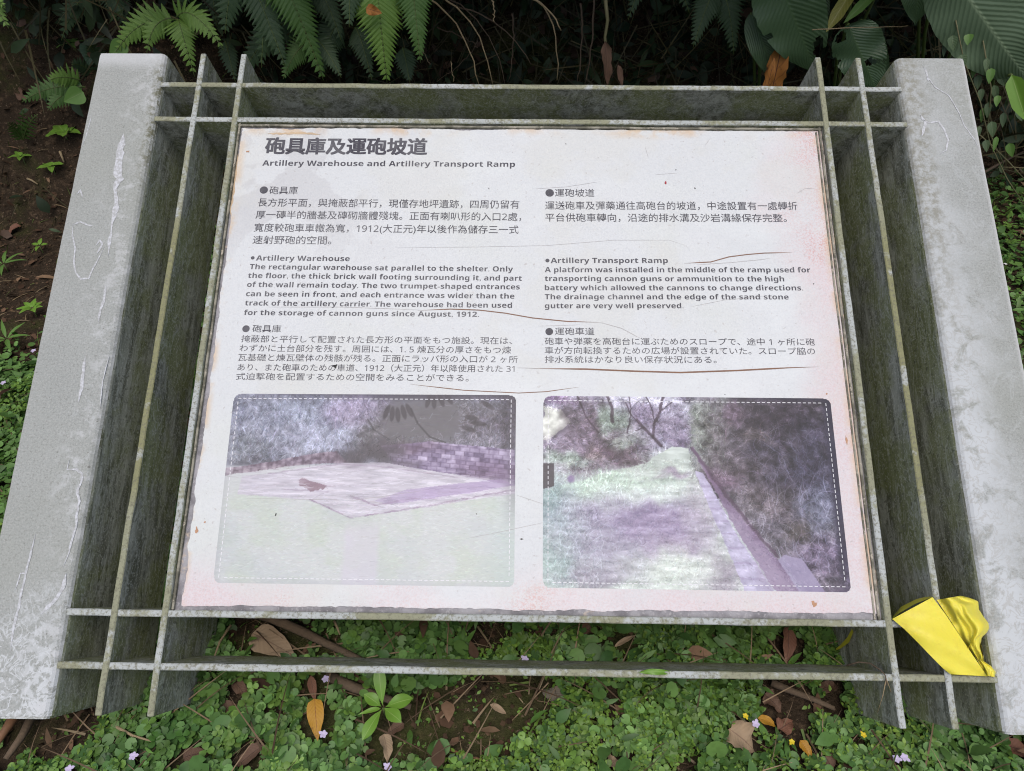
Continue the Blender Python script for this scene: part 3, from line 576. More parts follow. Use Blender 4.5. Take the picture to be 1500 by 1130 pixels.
def painted_right():
    u, v = canvas(); wu, wv = warp(u, v, 14, .12, 170); n1 = fbm(u * 12, v * 9, 70, 5); n2 = fbm(u * 60, v * 45, 71, 3); n3 = fbm(u * 5, v * 5, 72, 3); e = .42 + .62 * np.clip(v - .27, 0, 1)
    img = np.ones(u.shape + (3,)) * np.array([.74, .76, .77]); img += (n1 - .5)[..., None] * .12
    top = 1 - sm(.27, .31, v + .35 * np.clip(u - .42, -1, 0) * -1 * -1 * .25 + .04 * (n1 - .5)); img = lay(img, top, (.60, .58, .65)); img += (top * (n1 - .5))[..., None] * .55
    img = lay(img, sm(.50, .60, n1) * (v < .16) * (u > .2) * (u < .6) * .75, (.84, .84, .90)); img = lay(img, poly(wu * .3 + u * .7, wv * .3 + v * .7, [(0, .06), (.07, .08), (.10, .15), (.05, .20), (.02, .24), (0, .24)]), (.88, .89, .84))
    for cx, cy, rx, ry, c, a in ((.06, .02, .06, .03, (.52, .42, .56), .7), (.15, .10, .07, .10, (.44, .40, .44), .85), (.20, .22, .12, .13, (.40, .35, .39), .9), (.10, .28, .09, .09, (.52, .47, .53), .8), (.27, .32, .07, .07, (.34, .28, .32), .85), (.14, .38, .10, .05, (.46, .42, .46), .8), (.24, .12, .06, .07, (.60, .68, .61), .75), (.08, .33, .07, .04, (.64, .74, .66), .7), (.28, .24, .04, .04, (.62, .70, .62), .6), (.30, .20, .05, .05, (.60, .60, .62), .5), (.46, .18, .07, .08, (.56, .52, .60), .8), (.50, .23, .04, .04, (.38, .34, .42), .8), (.36, .10, .05, .06, (.56, .50, .60), .6), (.18, .30, .03, .04, (.66, .58, .56), .4)):
        img = lay(img, ell(wu, wv, cx, cy, rx, ry, .6) * a, c)
    img = tex(img, 5200, lambda a, b: (b < .42 - .35 * np.clip(a - .1, 0, 1)) & (a < .58) & ~((a < .09) & (b > .08) & (b < .22)), .45, (.006, .024), (0, 6.2), .9, (.04, .03, .06), .75, .035)
    for pts, wd in (([(.405, .27), (.38, .225), (.345, .17), (.325, .13)], .006), ([(.38, .225), (.385, .15), (.405, .08), (.42, 0)], .0055), ([(.385, .13), (.375, .05), (.36, 0)], .0025), ([(.24, .14), (.24, .07), (.225, 0)], .006), ([(.12, 0), (.15, .12), (.19, .2)], .0035), ([(.29, .2), (.305, .1), (.30, .0)], .0025), ([(.33, .15), (.30, .09), (.29, .04)], .002), ([(.405, .08), (.45, .03)], .002), ([(.35, .17), (.32, .19)], .002)): img = lay(img, seg(u + .008 * (n2 - .5), v + .01 * (n2 - .5), pts, wd) * .8, (.29, .24, .29))
    cl = fbm(u * 48, v * 36, 74, 4) - .5; img = img * (1 + (.7 * cl * (v < .42))[..., None])
    # ground of the path
    ph = poly(wu * .25 + u * .75, wv * .25 + v * .75, [(.41, .30), (.44, .27), (.50, .275), (.54, .42), (.72, 1.1), (-.1, 1.1), (-.1, .60), (.0, .52), (.2, .42), (.34, .36)]); img = lay(img, ph * .92, (.80, .845, .80)); img += (ph * (n1 - .5))[..., None] * .14
    img = lay(img, ell(wu, wv, .20, .48, .24, .06, .7) * .6 * ph, (.70, .80, .71)); img = lay(img, ell(wu, wv, .03, .75, .13, .26, .6) * .8, (.60, .69, .68)); img = lay(img, ell(wu, wv, .02, .60, .08, .10, .7) * .6, (.50, .58, .60))
    for cx, cy, rx, ry, c, a in ((.30, .64, .20, .10, (.60, .55, .67), .95), (.22, .78, .16, .12, (.61, .58, .67), .85), (.42, .70, .14, .09, (.63, .57, .69), .85), (.47, .80, .12, .07, (.66, .60, .69), .7), (.16, .94, .12, .06, (.60, .57, .64), .8), (.56, .93, .10, .07, (.60, .54, .62), .7), (.46, .41, .06, .022, (.60, .54, .62), .8), (.40, .44, .05, .015, (.64, .60, .66), .5), (.54, .60, .05, .12, (.66, .61, .68), .6), (.45, .90, .10, .09, (.84, .88, .83), .85), (.30, .92, .07, .05, (.78, .79, .80), .6), (.38, .52, .14, .04, (.84, .88, .85), .6)):
        img = lay(img, ell(wu, wv, cx, cy, rx, ry, .65) * a, c)
    # bush on the right
    ex = .515 + .56 * np.clip(v - .42, 0, 1) + .07 * (n1 - .5) + .03 * (n2 - .5); edge = sm(-.02, .035, u - ex); img = lay(img, edge * .95, (.41, .385, .42)); img += (edge * (n1 - .5))[..., None] * .30
    for cx, cy, rx, ry, c, a in ((.53, .16, .05, .13, (.66, .71, .65), .75), (.57, .08, .05, .06, (.56, .60, .56), .6), (.56, .32, .06, .09, (.56, .58, .56), .6), (.62, .20, .08, .12, (.42, .40, .41), .7), (.70, .12, .07, .10, (.36, .33, .36), .7), (.66, .10, .03, .07, (.60, .50, .58), .5), (.85, .12, .16, .12, (.27, .24, .28), .85), (.78, .38, .14, .16, (.28, .26, .31), .75), (.93, .35, .08, .2, (.27, .26, .33), .7), (.66, .40, .08, .10, (.42, .38, .40), .6), (.74, .55, .09, .07, (.46, .42, .43), .6), (.93, .60, .08, .12, (.44, .46, .54), .6), (.84, .69, .06, .055, (.38, .355, .35), .9), (.93, .84, .09, .10, (.47, .42, .51), .7), (.74, .22, .04, .04, (.52, .48, .46), .4), (.60, .46, .06, .05, (.48, .40, .47), .7)):
        img = lay(img, ell(wu, wv, cx, cy, rx, ry, .65) * a * np.clip(edge + .1, 0, 1), c)
    img = img * (1 + (.95 * (fbm(u * 44, v * 32, 78, 4) - .5) * edge)[..., None])
    inb = lambda a, b: a > .50 + .56 * np.clip(b - .42, 0, 1)
    img = tex(img, 7000, inb, .40, (.006, .026), (0, 6.2), .9, (.03, .03, .04), .7, .025); img = tex(img, 900, lambda a, b: inb(a, b) & (a < .62) & (b < .45), .3, (.01, .035), (.6, 2.4), .9, (.14, .18, .13)); img = tex(img, 500, lambda a, b: (a > .72) & (b > .2) & (b < .92), .2, (.03, .08), (3.6, 5.4), 1.1, (.26, .27, .32), .6)
    img = tex(img, 60, lambda a, b: (a > .6) & (a < .74) & (b < .2), .2, (.03, .07), (1.6, 2.3), .3, (.3, .2, .26), .8)
    img = tex(img, 9000, lambda a, b: (b > .34) & (a < .38 + .42 * b), .20, (.004, .018), (0, 6.2), .9, (0, .01, 0), .75, .03); img = tex(img, 2200, lambda a, b: (a < .20 + .1 * (b < .6)) & (b > .42), .3, (.012, .04), (3.7, 5.6), .9, (.10, .14, .12), .6, .02)
    img = tex(img, 700, lambda a, b: (np.abs(b - (.52 - .45 * a)) < .05) & (a < .42), .2, (.01, .03), (3.9, 5.5), .8, (.14, .2, .14), .7)
    # kerb stones and gutter
    kb = poly(u + .008 * (n2 - .5) + .006 * (n1 - .5), v, [(.515, .40), (.54, .41), (.565, .48), (.64, .72), (.755, 1.01), (.66, 1.01), (.60, .76), (.55, .56)]); img = lay(img, kb * .85, (.735, .70, .82)); img += (kb * (fbm(u * 40, v * 28, 79, 3) - .5))[..., None] * .2
    for t in (.1, .2, .3, .41, .52, .64, .77, .9): img = lay(img, kb * (1 - sm(.003, .009, np.abs(v - (.42 + .58 * t) + .02 * (u - .6) + .01 * (n2 - .5)))) * .35, (.55, .48, .62))
    gut = poly(u + .012 * (n2 - .5) + .01 * (n1 - .5), v, [(.507, .275), (.516, .275), (.595, .50), (.775, .86), (.84, 1.01), (.76, 1.01), (.655, .74), (.57, .48)]); img = lay(img, gut * .7, (.55, .46, .58)); img = lay(img, seg(u + .012 * (n2 - .5), v, [(.51, .28), (.545, .36), (.60, .49), (.69, .68), (.77, .83)], .006) * .65, (.38, .30, .38)); img = lay(img, ell(wu, wv, .73, .93, .03, .08, .7) * .45, (.66, .60, .70))
    img = lay(img, poly(u + .006 * (n2 - .5), v + .01 * (n2 - .5), [(.77, .845), (.795, .825), (.85, .84), (.92, 1.01), (.835, 1.01)]) * .8, (.655, .615, .74))
    img = tex(img, 1500, lambda a, b: (b > .42) & (a > .46 + .28 * (b - .3)) & (a < .62 + .36 * (b - .3)), .2, (.004, .016), (-.2, 1.3), .4, tv=.025)
    img = lay(img, poly(u, v, [(0, .37), (.038, .37), (.038, .49), (0, .505)]) * .85, (.30, .27, .30)); img = lay(img, ell(u, v, .095, .45, .012, .02) * .7, (.50, .40, .58))
    img = lay(img, sm(.955, .985, u) * (1 - sm(.75, 1.1, v)) * .8, (.25, .24, .31)); img = lay(img, (1 - sm(0, .03, v)) * sm(.5, .9, u) * .8, (.25, .24, .31)); img = lay(img, sm(.955, 1, v) * sm(.8, 1, u) * .45, (.45, .40, .5))
    img = img * .7 + blur(img) * .3; g_ = img.mean(2, keepdims=True); img = g_ + (img - g_) * .85; img = np.where(img < .62, .62 - (.62 - img) * 1.25, img); img += (ph * (fbm(u * 22, v * 60, 75, 4) - .5))[..., None] * .28 * (1 - edge[..., None]); return img * np.array([.955, .96, .975])
def print_part(name, img, quad, label, rad=.018):
    """rounded rectangle of faded colour; quad = px corners TL TR BR BL"""
    n = ZS + .0002; c = [SP(x, y, n) for x, y in quad]
    u, v = np.meshgrid(np.linspace(0, 1, NW), np.linspace(0, 1, NH))
    P = ((c[0][None] * (1 - u.ravel()[:, None]) + c[1][None] * u.ravel()[:, None]) * (1 - v.ravel()[:, None]) + (c[3][None] * (1 - u.ravel()[:, None]) + c[2][None] * u.ravel()[:, None]) * v.ravel()[:, None])
    P[:, 2] = n; i = np.arange(NW * NH).reshape(NH, NW)
    Fq = np.stack([i[1:, :-1].ravel(), i[1:, 1:].ravel(), i[:-1, 1:].ravel(), i[:-1, :-1].ravel()], 1)
    W = np.linalg.norm((c[1] - c[0])[:2]); Hh = np.linalg.norm((c[3] - c[0])[:2])
    uc = (u[:-1, :-1] * W); vc = (v[:-1, :-1] * Hh); dx = np.maximum(np.maximum(rad * .7 - uc, uc - (W - rad * .7)), 0); dy = np.maximum(np.maximum(rad * .7 - vc, vc - (Hh - rad * .7)), 0)
    Fq = Fq[(np.hypot(dx, dy) <= rad * .7).ravel()]
    o = sign_part('printed_photo', mesh(name, P, Fq, False, lin(img).reshape(-1, 3)), M['print'], PN, label=label)
    # dashed line
    V = []; Fc = []
    def dash(a, b):
        L = np.linalg.norm(b - a); k = int(L / .0092); d = (b - a) / L; nn = np.array([-d[1], d[0], 0]) * .0006
        for j in range(k):
            p = a + d * j * .0092; q = p + d * .0056; b0 = len(V); V.extend([p - nn, q - nn, q + nn, p + nn]); Fc.append((b0, b0 + 1, b0 + 2, b0 + 3))
    def at(uu, vv): q = (c[0] * (1 - uu) + c[1] * uu) * (1 - vv) + (c[3] * (1 - uu) + c[2] * uu) * vv; q = q.copy(); q[2] = n + .0002; return q
    e = .017; f = .026
    dash(at(e, f), at(1 - e, f)); dash(at(1 - e, f), at(1 - e, 1 - f)); dash(at(1 - e, 1 - f), at(e, 1 - f)); dash(at(e, 1 - f), at(e, f))
    sign_part('dashed_border', mesh('dash', V, Fc), M['dash'], PN)
print_part('photo', painted_left(), [(343, 577), (756, 579), (753, 860), (312, 854)], 'faded printed photo of a paved yard before a brick wall')
print_part('photo', painted_right(), [(796, 580), (1216, 584), (1247, 868), (795, 861)], 'faded printed photo of a grassy path beside a gutter')

def px_strip(pts, wd_px, mat, name, n=ZS + .0004, h=.0001, wob=0., taper=True, parent=PN):
    k = .00115
    return strip([tuple(SP(x, y, n)[:2]) for x, y in pts], (lambda t: wd_px(t) * k) if callable(wd_px) else wd_px * k, n, h, mat, name, wob, taper, parent)
px_strip([(612, 455), (660, 453), (702, 454.5), (740, 459), (780, 466), (830, 471), (879, 472.5)], 1.7, M['crack'], 'crack'); px_strip([(390, 450), (500, 450), (612, 454)], .7, M['hair'], 'crack'); px_strip([(879, 472.5), (910, 481), (940, 497)], .8, M['hair'], 'crack')
px_strip([(1002, 386), (1041, 384), (1068, 376.5), (1095, 373), (1119, 371), (1160, 370)], 1.7, M['crack'], 'crack'); px_strip([(1020, 388), (1070, 385), (1120, 380), (1130, 378)], .7, M['hair'], 'crack')
px_strip([(780, 540), (860, 541), (930, 544), (996, 546), (1080, 543), (1155, 539), (1200, 537.5)], 2.4, M['crack'], 'crack'); px_strip([(757, 539), (790, 540)], .7, M['hair'], 'crack')
px_strip([(600, 563), (680, 572), (760, 576), (800, 574), (850, 567)], 1.2, M['crack'], 'crack')
for pts in ([(580, 363), (700, 362), (800, 360), (900, 352), (980, 352), (1005, 360), (1012, 370)], [(680, 790), (730, 780), (800, 765)], [(1010, 450), (1060, 440), (1120, 434)], [(790, 478), (850, 476)], [(780, 277), (830, 274), (880, 266)], [(960, 256), (992, 254)], [(1165, 285), (1180, 276), (1195, 277)], [(356, 730), (520, 733), (640, 716)], [(755, 725), (800, 740)], [(945, 215), (950, 232)], [(1032, 215), (1040, 203)]): px_strip(pts, .45, M['hair'], 'crack')
def blot(px, py, rx, ry, mat, name, n=ZS + .0005, parent=PN, k=14, rag=.35):
    c = SP(px, py, n); V = [(c[0], c[1], n + .0004)]; Fc = []
    for j in range(k): a = 2 * math.pi * j / k; r = 1 + rag * random.uniform(-1, 1); V.append((c[0] + rx * .00112 * r * math.cos(a), c[1] + ry * .00115 * r * math.sin(a), n)); Fc.append((0, 1 + j, 1 + (j + 1) % k))
    return sign_part(name, mesh(name, V, Fc), mat, parent)
for a in ((363, 222, 4, 3), (1192, 885, 5, 5), (1240, 645, 2.5, 10), (1247, 628, 2, 3), (288, 777, 3, 7), (1211, 577, 2, 2), (300, 765, 2, 2)): blot(a[0], a[1], a[2] * .75, a[3] * .7, M['rust'], 'rust_spot', rag=.4)
blot(975, 268, 1.6, 3.2, M['redspeck'], 'red_speck')
for a in ((491, 537, 4.5, 5), (404, 754, 1.5, 2.5), (829, 211, 1.3, 1.3), (990, 249, 1.6, 1), (1018, 276, 1.5, 2), (1192, 416, 1.2, 1.2), (764, 790, 3, 1.2), (698, 753, 1.2, 1.2), (716, 276, 1.2, 1), (832, 573, 1, 1), (1062, 578, 1, 1)): blot(a[0], a[1], a[2] * .75, a[3] * .75, M['blackspeck'], 'dark_speck', rag=.5)
px_strip([(392, 196), (440, 195.5), (470, 197)], 4, flat('peeled_tan', (.55, .42, .28)), 'peeled_edge', wob=.8); px_strip([(349, 225), (342, 280), (338, 320)], 5, bpy.data.materials['peeled_tan'], 'peeled_edge', ZS - .0012, wob=1.2)

# lime streaks on the posts
for pts, wd in (([(181, 196), (178, 212), (174, 232), (173, 250), (175, 262), (169, 272), (169, 285), (171, 300), (165, 325), (161, 350), (158, 378)], lambda t: 15 * (1 - t) ** 2.2 + 4.5 + 3 * math.sin(t * 23)), ([(107, 328), (106, 345), (110, 362), (108, 385), (111, 400), (118, 409), (130, 408), (137, 392), (148, 372), (153, 360)], 2.6), ([(106, 330), (118, 325), (128, 330), (136, 331)], 2.5), ([(155, 418), (152, 440), (146, 458), (144, 472)], 4.), ([(125, 522), (122, 545), (119, 570), (115, 590)], 4.5), ([(102, 672), (98, 688), (112, 688), (120, 694), (119, 708), (113, 718), (116, 735), (112, 755), (112, 770), (106, 790), (100, 812), (92, 832)], 3.2), ([(52, 782), (48, 800), (40, 830), (33, 860), (27, 890), (19, 925), (15, 955)], 3.4), ([(22, 865), (30, 840), (38, 840)], 2.), ([(140, 360), (146, 352), (150, 358), (142, 372)], 3.), ([(120, 215), (126, 200), (134, 170)], 1.5), ([(113, 285), (118, 278), (121, 290)], 2.5), ([(160, 520), (150, 560), (146, 600)], 1.5), ([(60, 900), (80, 880), (93, 860), (97, 840)], 5.)):
    px_strip(pts, wd, M['lime'], 'lime_streak', .0007, .0001, .45, True, SG.children[0]).matrix_basis = Matrix.Identity(4)
for pts, wd in (([(1352, 95), (1358, 112), (1370, 128), (1390, 140), (1405, 165), (1413, 185), (1428, 205), (1436, 222)], 2.), ([(1345, 172), (1360, 180), (1375, 178), (1383, 190), (1389, 205), (1386, 220), (1376, 226)], 3.), ([(1350, 200), (1356, 180), (1348, 168)], 4.), ([(1360, 120), (1356, 100)], 3.)):
    px_strip(pts, wd, M['lime'], 'lime_streak', .0007, .0001, .45, True, SG.children[1]).matrix_basis = Matrix.Identity(4)

# ------------------------------------------------------------------ leaves
PROF = {
 'lance': lambda t: math.sin(math.pi * t ** .8) ** 1.0 * (1 - .25 * t), 'broad': lambda t: math.sin(math.pi * min(1, t ** .75 + .02)) ** .7, 'ovate': lambda t: math.sin(math.pi * t ** .62) ** .85,
 'heart': lambda t: (math.sin(math.pi * min(1, (t + .12) ** .55 * .95)) ** .9) if t < .98 else 0., 'obov': lambda t: math.sin(math.pi * t ** 1.5) ** .8, 'strap': lambda t: min(1, t * 6) * min(1, (1 - t) * 3) ** .8, 'pinna': lambda t: min(1, .75 + t) * (1 - t ** 2.2) * .98 + .02}
def leaf_mesh(L, W, prof='ovate', nu=3, nv=10, fold=.25, curl=.2, ripple=0., wave=0., side=0., seed=0, jag=0., cup=0., holes=()):
    """leaf in local coords: y along, z up; 2*nu quads across"""
    r = random.Random(seed); V = []; UV = []; Fc = []; p = PROF[prof]; k = 2 * nu + 1
    ph = [r.uniform(0, 6.28) for _ in range(4)]
    for i in range(nv + 1):
        t = i / nv; hw = W / 2 * max(p(t), .004) * (1 + jag * r.uniform(-1, 1)); y = L * (math.sin(curl * t) / curl if abs(curl) > 1e-4 else t); z = -L * ((1 - math.cos(curl * t)) / curl if abs(curl) > 1e-4 else 0)
        cx = side * L * t * t
        for j in range(k):
            s_ = (j - nu) / nu; x = hw * s_
            zz = z + abs(x) * fold - cup * (s_ * s_) * W + ripple * math.sin(i * math.pi) + ripple * (1 if (i % 2) else -1) * abs(s_) * .5
            zz += wave * W * s_ * s_ * math.sin(t * 9 + ph[0] + (1.5 if s_ > 0 else 0)) + wave * .5 * W * abs(s_) * math.sin(t * 21 + ph[1] + s_)
            V.append((x + cx, y - abs(s_) * hw * .12, zz)); UV.append((.5 + s_ * .5, t))
    for i in range(nv):
        for j in range(k - 1):
            a = i * k + j; sc_, tc_ = (j + .5 - nu) / nu, (i + .5) / nv
            if any(((sc_ - h[0]) / h[2]) ** 2 + ((tc_ - h[1]) / h[3]) ** 2 < 1 for h in holes): continue
            Fc.append((a, a + 1, a + 1 + k, a + k))
    return mesh('leaf', V, Fc, True, None, UV)
def put_leaf(name, base, tip, up, W, mat, prof='ovate', parent=None, **kw):
    tags = {k: kw.pop(k) for k in ('label', 'cat', 'group') if k in kw}
    L = (Vector(tip) - Vector(base)).length; me = leaf_mesh(L, W, prof, **kw); m_ = frame(base, tip, up)
    if parent is not None: m_ = Matrix.Translation(-parent.location) @ m_
    return link(name, me, mat, parent, matrix=m_, **tags)
TOCAM = lambda p: Vector(CAMP) - Vector(p)

# ferns ------------------------------------------------------------
PINNA = {}
def pinna(nm):
    if nm not in PINNA:
        V = []; UV = []; Fc = []; nv = 9
        for i in range(nv + 1):
            t = i / nv; w_ = .115 * (1 - t ** 2.4) * (1.0 + .0 * t) * (1.1 if i % 2 == 0 else .86) + .004
            z = -.12 * t * t
            for s_ in (-1, 0, 1): V.append((s_ * w_ + .06 * t * t, t, z + (.02 if s_ == 0 else 0))); UV.append((.5 + s_ * .5, t))
            if i: a = (i - 1) * 3; Fc += [(a, a + 1, a + 4, a + 3), (a + 1, a + 2, a + 5, a + 4)]
        me = mesh('leaflet', V, Fc, False, None, UV); me.materials.append(M[nm]); PINNA[nm] = me
    return PINNA[nm]
def frond(parent, base, tip, sag, n, plen, matn, side=(0, 0, -1), up=None, start=.08, droop=.25, shape='fern'):
    pts = curve_pts(base, tip, -sag, 14, side); b = Vector(base)
    rel = [Vector(p) - b for p in pts]; L = (rel[-1]).length
    fr = link('frond', tube_mesh(rel, [max(.0012, .0028 * (1 - i / 15)) for i in range(15)], 5), M['stem'], parent, matrix=Matrix.Translation(b - parent.location))
    upv = Vector(up) if up is not None else TOCAM(base); me = pinna(matn)
    for i in range(n):
        t = start + (1 - start) * i / n; q = t * 14; k = min(13, int(q)); p = rel[k].lerp(rel[k + 1], q - k); tg = (rel[k + 1] - rel[k]).normalized()
        sd = tg.cross(upv).normalized(); u_ = sd.cross(tg)
        env = (min(1, .45 + t * 2.2) * (1 - t) ** .75 + .05) if shape == 'fern' else math.sin(math.pi * min(1, t * .8 + .2)) ** .6
        for s_ in (-1, 1):
            ln = plen * env * random.uniform(.9, 1.06); d = (sd * s_ + tg * (.28 + .5 * t) + u_ * random.uniform(-.12, .08) + Vector((0, 0, -droop))).normalized()
            m_ = frame(p, p + d, u_ + tg * .25 * 0 + Vector((random.uniform(-.15, .15), random.uniform(-.15, .15), 0)))
            wdt = min(2.6, max(.8, (L / n) / max(ln, .001) * 4.6))
            o = bpy.data.objects.new('leaflet', me); COL.objects.link(o); o.parent = fr; o.matrix_basis = m_ @ Matrix.Diagonal((ln * wdt, ln, ln, 1))
    return fr
FG = 'ferns growing out of the bank'
def fern(label, Y, fronds, **kw):
    b = PY(*fronds[0][0], Y); t = empty('fern', (b[0], b[1], b[2]), label, 'fern', FG)
    for f in fronds:
        (bx, by), (tx, ty), sag, n, pl, mt = f[:6]; dy = f[6] if len(f) > 6 else -.08
        frond(t, PY(bx, by, Y), PY(tx, ty, Y + dy), sag, n, pl, mt, **kw)
    return t
fern('bright green fern with three short fronds just above the left post', 1.36, [((255, 28), (170, 76), .03, 13, .075, 'fernlight'), ((262, 30), (285, 112), .05, 14, .075, 'fernlight'), ((258, 26), (328, 74), .05, 13, .07, 'fernlight'), ((250, 30), (215, 78), .03, 10, .06, 'fernlight')])
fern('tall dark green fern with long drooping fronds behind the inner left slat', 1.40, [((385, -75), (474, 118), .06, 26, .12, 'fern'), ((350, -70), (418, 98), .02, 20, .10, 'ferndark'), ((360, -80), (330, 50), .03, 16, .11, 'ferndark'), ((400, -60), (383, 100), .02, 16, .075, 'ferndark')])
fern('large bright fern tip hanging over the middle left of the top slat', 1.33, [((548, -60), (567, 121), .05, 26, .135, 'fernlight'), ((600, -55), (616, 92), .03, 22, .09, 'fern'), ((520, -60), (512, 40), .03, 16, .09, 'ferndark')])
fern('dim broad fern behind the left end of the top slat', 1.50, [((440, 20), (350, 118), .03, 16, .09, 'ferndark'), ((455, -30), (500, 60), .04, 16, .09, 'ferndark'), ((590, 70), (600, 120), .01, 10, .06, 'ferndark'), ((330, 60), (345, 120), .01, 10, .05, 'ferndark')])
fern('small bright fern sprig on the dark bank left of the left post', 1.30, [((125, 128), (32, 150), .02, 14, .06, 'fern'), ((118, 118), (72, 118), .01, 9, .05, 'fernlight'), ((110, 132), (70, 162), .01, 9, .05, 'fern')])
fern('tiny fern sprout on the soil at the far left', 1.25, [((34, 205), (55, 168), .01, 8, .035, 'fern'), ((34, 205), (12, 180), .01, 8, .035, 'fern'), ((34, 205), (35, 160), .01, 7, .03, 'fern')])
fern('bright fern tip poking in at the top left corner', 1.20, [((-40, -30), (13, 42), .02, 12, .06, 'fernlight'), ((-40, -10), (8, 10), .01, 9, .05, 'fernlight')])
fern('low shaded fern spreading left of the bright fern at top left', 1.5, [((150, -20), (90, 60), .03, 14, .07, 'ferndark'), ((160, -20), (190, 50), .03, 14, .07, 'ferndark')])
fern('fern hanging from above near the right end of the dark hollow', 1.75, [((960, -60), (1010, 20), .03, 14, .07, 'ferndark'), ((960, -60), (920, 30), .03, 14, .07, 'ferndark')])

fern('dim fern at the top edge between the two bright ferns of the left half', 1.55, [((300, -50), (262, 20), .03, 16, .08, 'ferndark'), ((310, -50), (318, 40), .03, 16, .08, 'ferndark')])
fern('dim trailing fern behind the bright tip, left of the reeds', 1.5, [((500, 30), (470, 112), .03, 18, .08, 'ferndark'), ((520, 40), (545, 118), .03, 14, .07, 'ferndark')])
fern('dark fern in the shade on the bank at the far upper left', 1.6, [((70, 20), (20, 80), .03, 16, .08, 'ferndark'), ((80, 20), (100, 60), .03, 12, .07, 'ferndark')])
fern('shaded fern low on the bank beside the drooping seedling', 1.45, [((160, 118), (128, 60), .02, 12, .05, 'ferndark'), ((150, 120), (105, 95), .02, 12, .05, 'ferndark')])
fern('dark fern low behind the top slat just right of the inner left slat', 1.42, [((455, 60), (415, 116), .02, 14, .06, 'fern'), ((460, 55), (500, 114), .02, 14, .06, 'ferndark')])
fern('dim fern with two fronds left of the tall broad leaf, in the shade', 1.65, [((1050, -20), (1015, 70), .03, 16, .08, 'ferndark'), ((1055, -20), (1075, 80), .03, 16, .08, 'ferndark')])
# broad-leaved plants (ginger-like) --------------------------------
def broad(label, Y, leaves, cat='plant', group='broad-leaved plants behind the top right of the sign'):
    b = G(leaves[0][0][0], 260); t = empty('broad_leaf_plant', (b[0], max(Y, b[1]), gz(b[0], Y)), label, cat, group)
    for (bx, by), (tx, ty), W, mt, kw in leaves:
        yb = Y + kw.pop('yb', 0); dy = kw.pop('dy', -.08); upx = kw.pop('up', (0, 0, 0)); a = PY(bx, by, yb); c = PY(tx, ty, yb + dy)
        put_leaf('leaf', a, c, TOCAM(a) + Vector(upx), W, M[mt], parent=t, **kw)
        root = Vector((t.location.x, t.location.y + .05, t.location.z - t.location.z)); 
        st = [Vector(a) - t.location, Vector(a) * .5 + Vector((t.location.x, t.location.y + .25, t.location.z)) * .5 - t.location + Vector((0, .1, .1)), Vector((0, .25, .0))]
        link('stalk', tube_mesh(st, [.004, .006, .008], 6), M['stem'], t)
    return t
K = dict
broad('tall dark green leaf drooping behind the inner right slat, split near its tip', 1.42, [((1128, -60), (1205, 128), .20, 'broad', K(prof='broad', nv=46, nu=9, fold=.18, curl=.5, ripple=.0012, wave=.05, seed=1, jag=.02, holes=((-.55, .80, .28, .10), (-.8, .86, .4, .06), (.9, .5, .12, .02)))), ((1188, -40), (1208, 60), .075, 'broad', K(prof='broad', nv=20, fold=.3, curl=.3, ripple=.001, wave=.03, seed=2, yb=.1)),
      ((1100, 20), (1145, 130), .09, 'broad', K(prof='broad', nv=20, fold=.3, curl=.3, ripple=.001, wave=.05, seed=12, yb=.06))])
broad('ribbed mid green leaf with chewed holes between the two right slats', 1.34, [((1243, 36), (1292, 150), .145, 'broad', K(prof='ovate', nv=46, nu=9, fold=-.15, curl=.4, ripple=.0016, wave=.09, seed=3, jag=.03, holes=((-.18, .52, .16, .05), (-.42, .56, .10, .035), (-.62, .60, .10, .03), (-.85, .62, .12, .03), (.6, .1, .3, .06), (.95, .35, .12, .05)))), ((1262, 30), (1305, 120), .07, 'broad', K(prof='ovate', nv=18, nu=3, fold=.4, curl=.3, ripple=.001, wave=.05, seed=13, yb=.05))])
broad('huge pale ribbed leaf arching over the right post at the top right corner', 1.18, [((1378, -60), (1545, 172), .215, 'broad2', K(prof='broad', nv=60, nu=6, fold=-.12, curl=.6, ripple=.0018, wave=.06, seed=4, dy=-.12, jag=.015)), ((1355, -90), (1340, 42), .12, 'broad', K(prof='broad', nv=26, nu=4, fold=.2, curl=.5, ripple=.0025, wave=.04, seed=5, yb=.15)), ((1500, -60), (1510, 180), .10, 'broad2', K(prof='broad', nv=26, nu=4, fold=.2, curl=.6, ripple=.002, wave=.06, seed=6, yb=.05))])
broad('narrow yellow-green strap leaf at the top edge left of the huge leaf', 1.45, [((1252, -20), (1212, 44), .04, 'yellowleaf', K(prof='strap', nv=14, fold=.4, curl=.3, seed=7)), ((1290, -20), (1240, 30), .03, 'weed', K(prof='strap', nv=14, fold=.4, curl=.3, seed=8))])
broad('bright curled leaf blade at the right edge beside the post', 1.15, [((1482, 110), (1503, 178), .045, 'weedlight', K(prof='strap', nv=14, fold=.4, curl=.2, seed=9))])
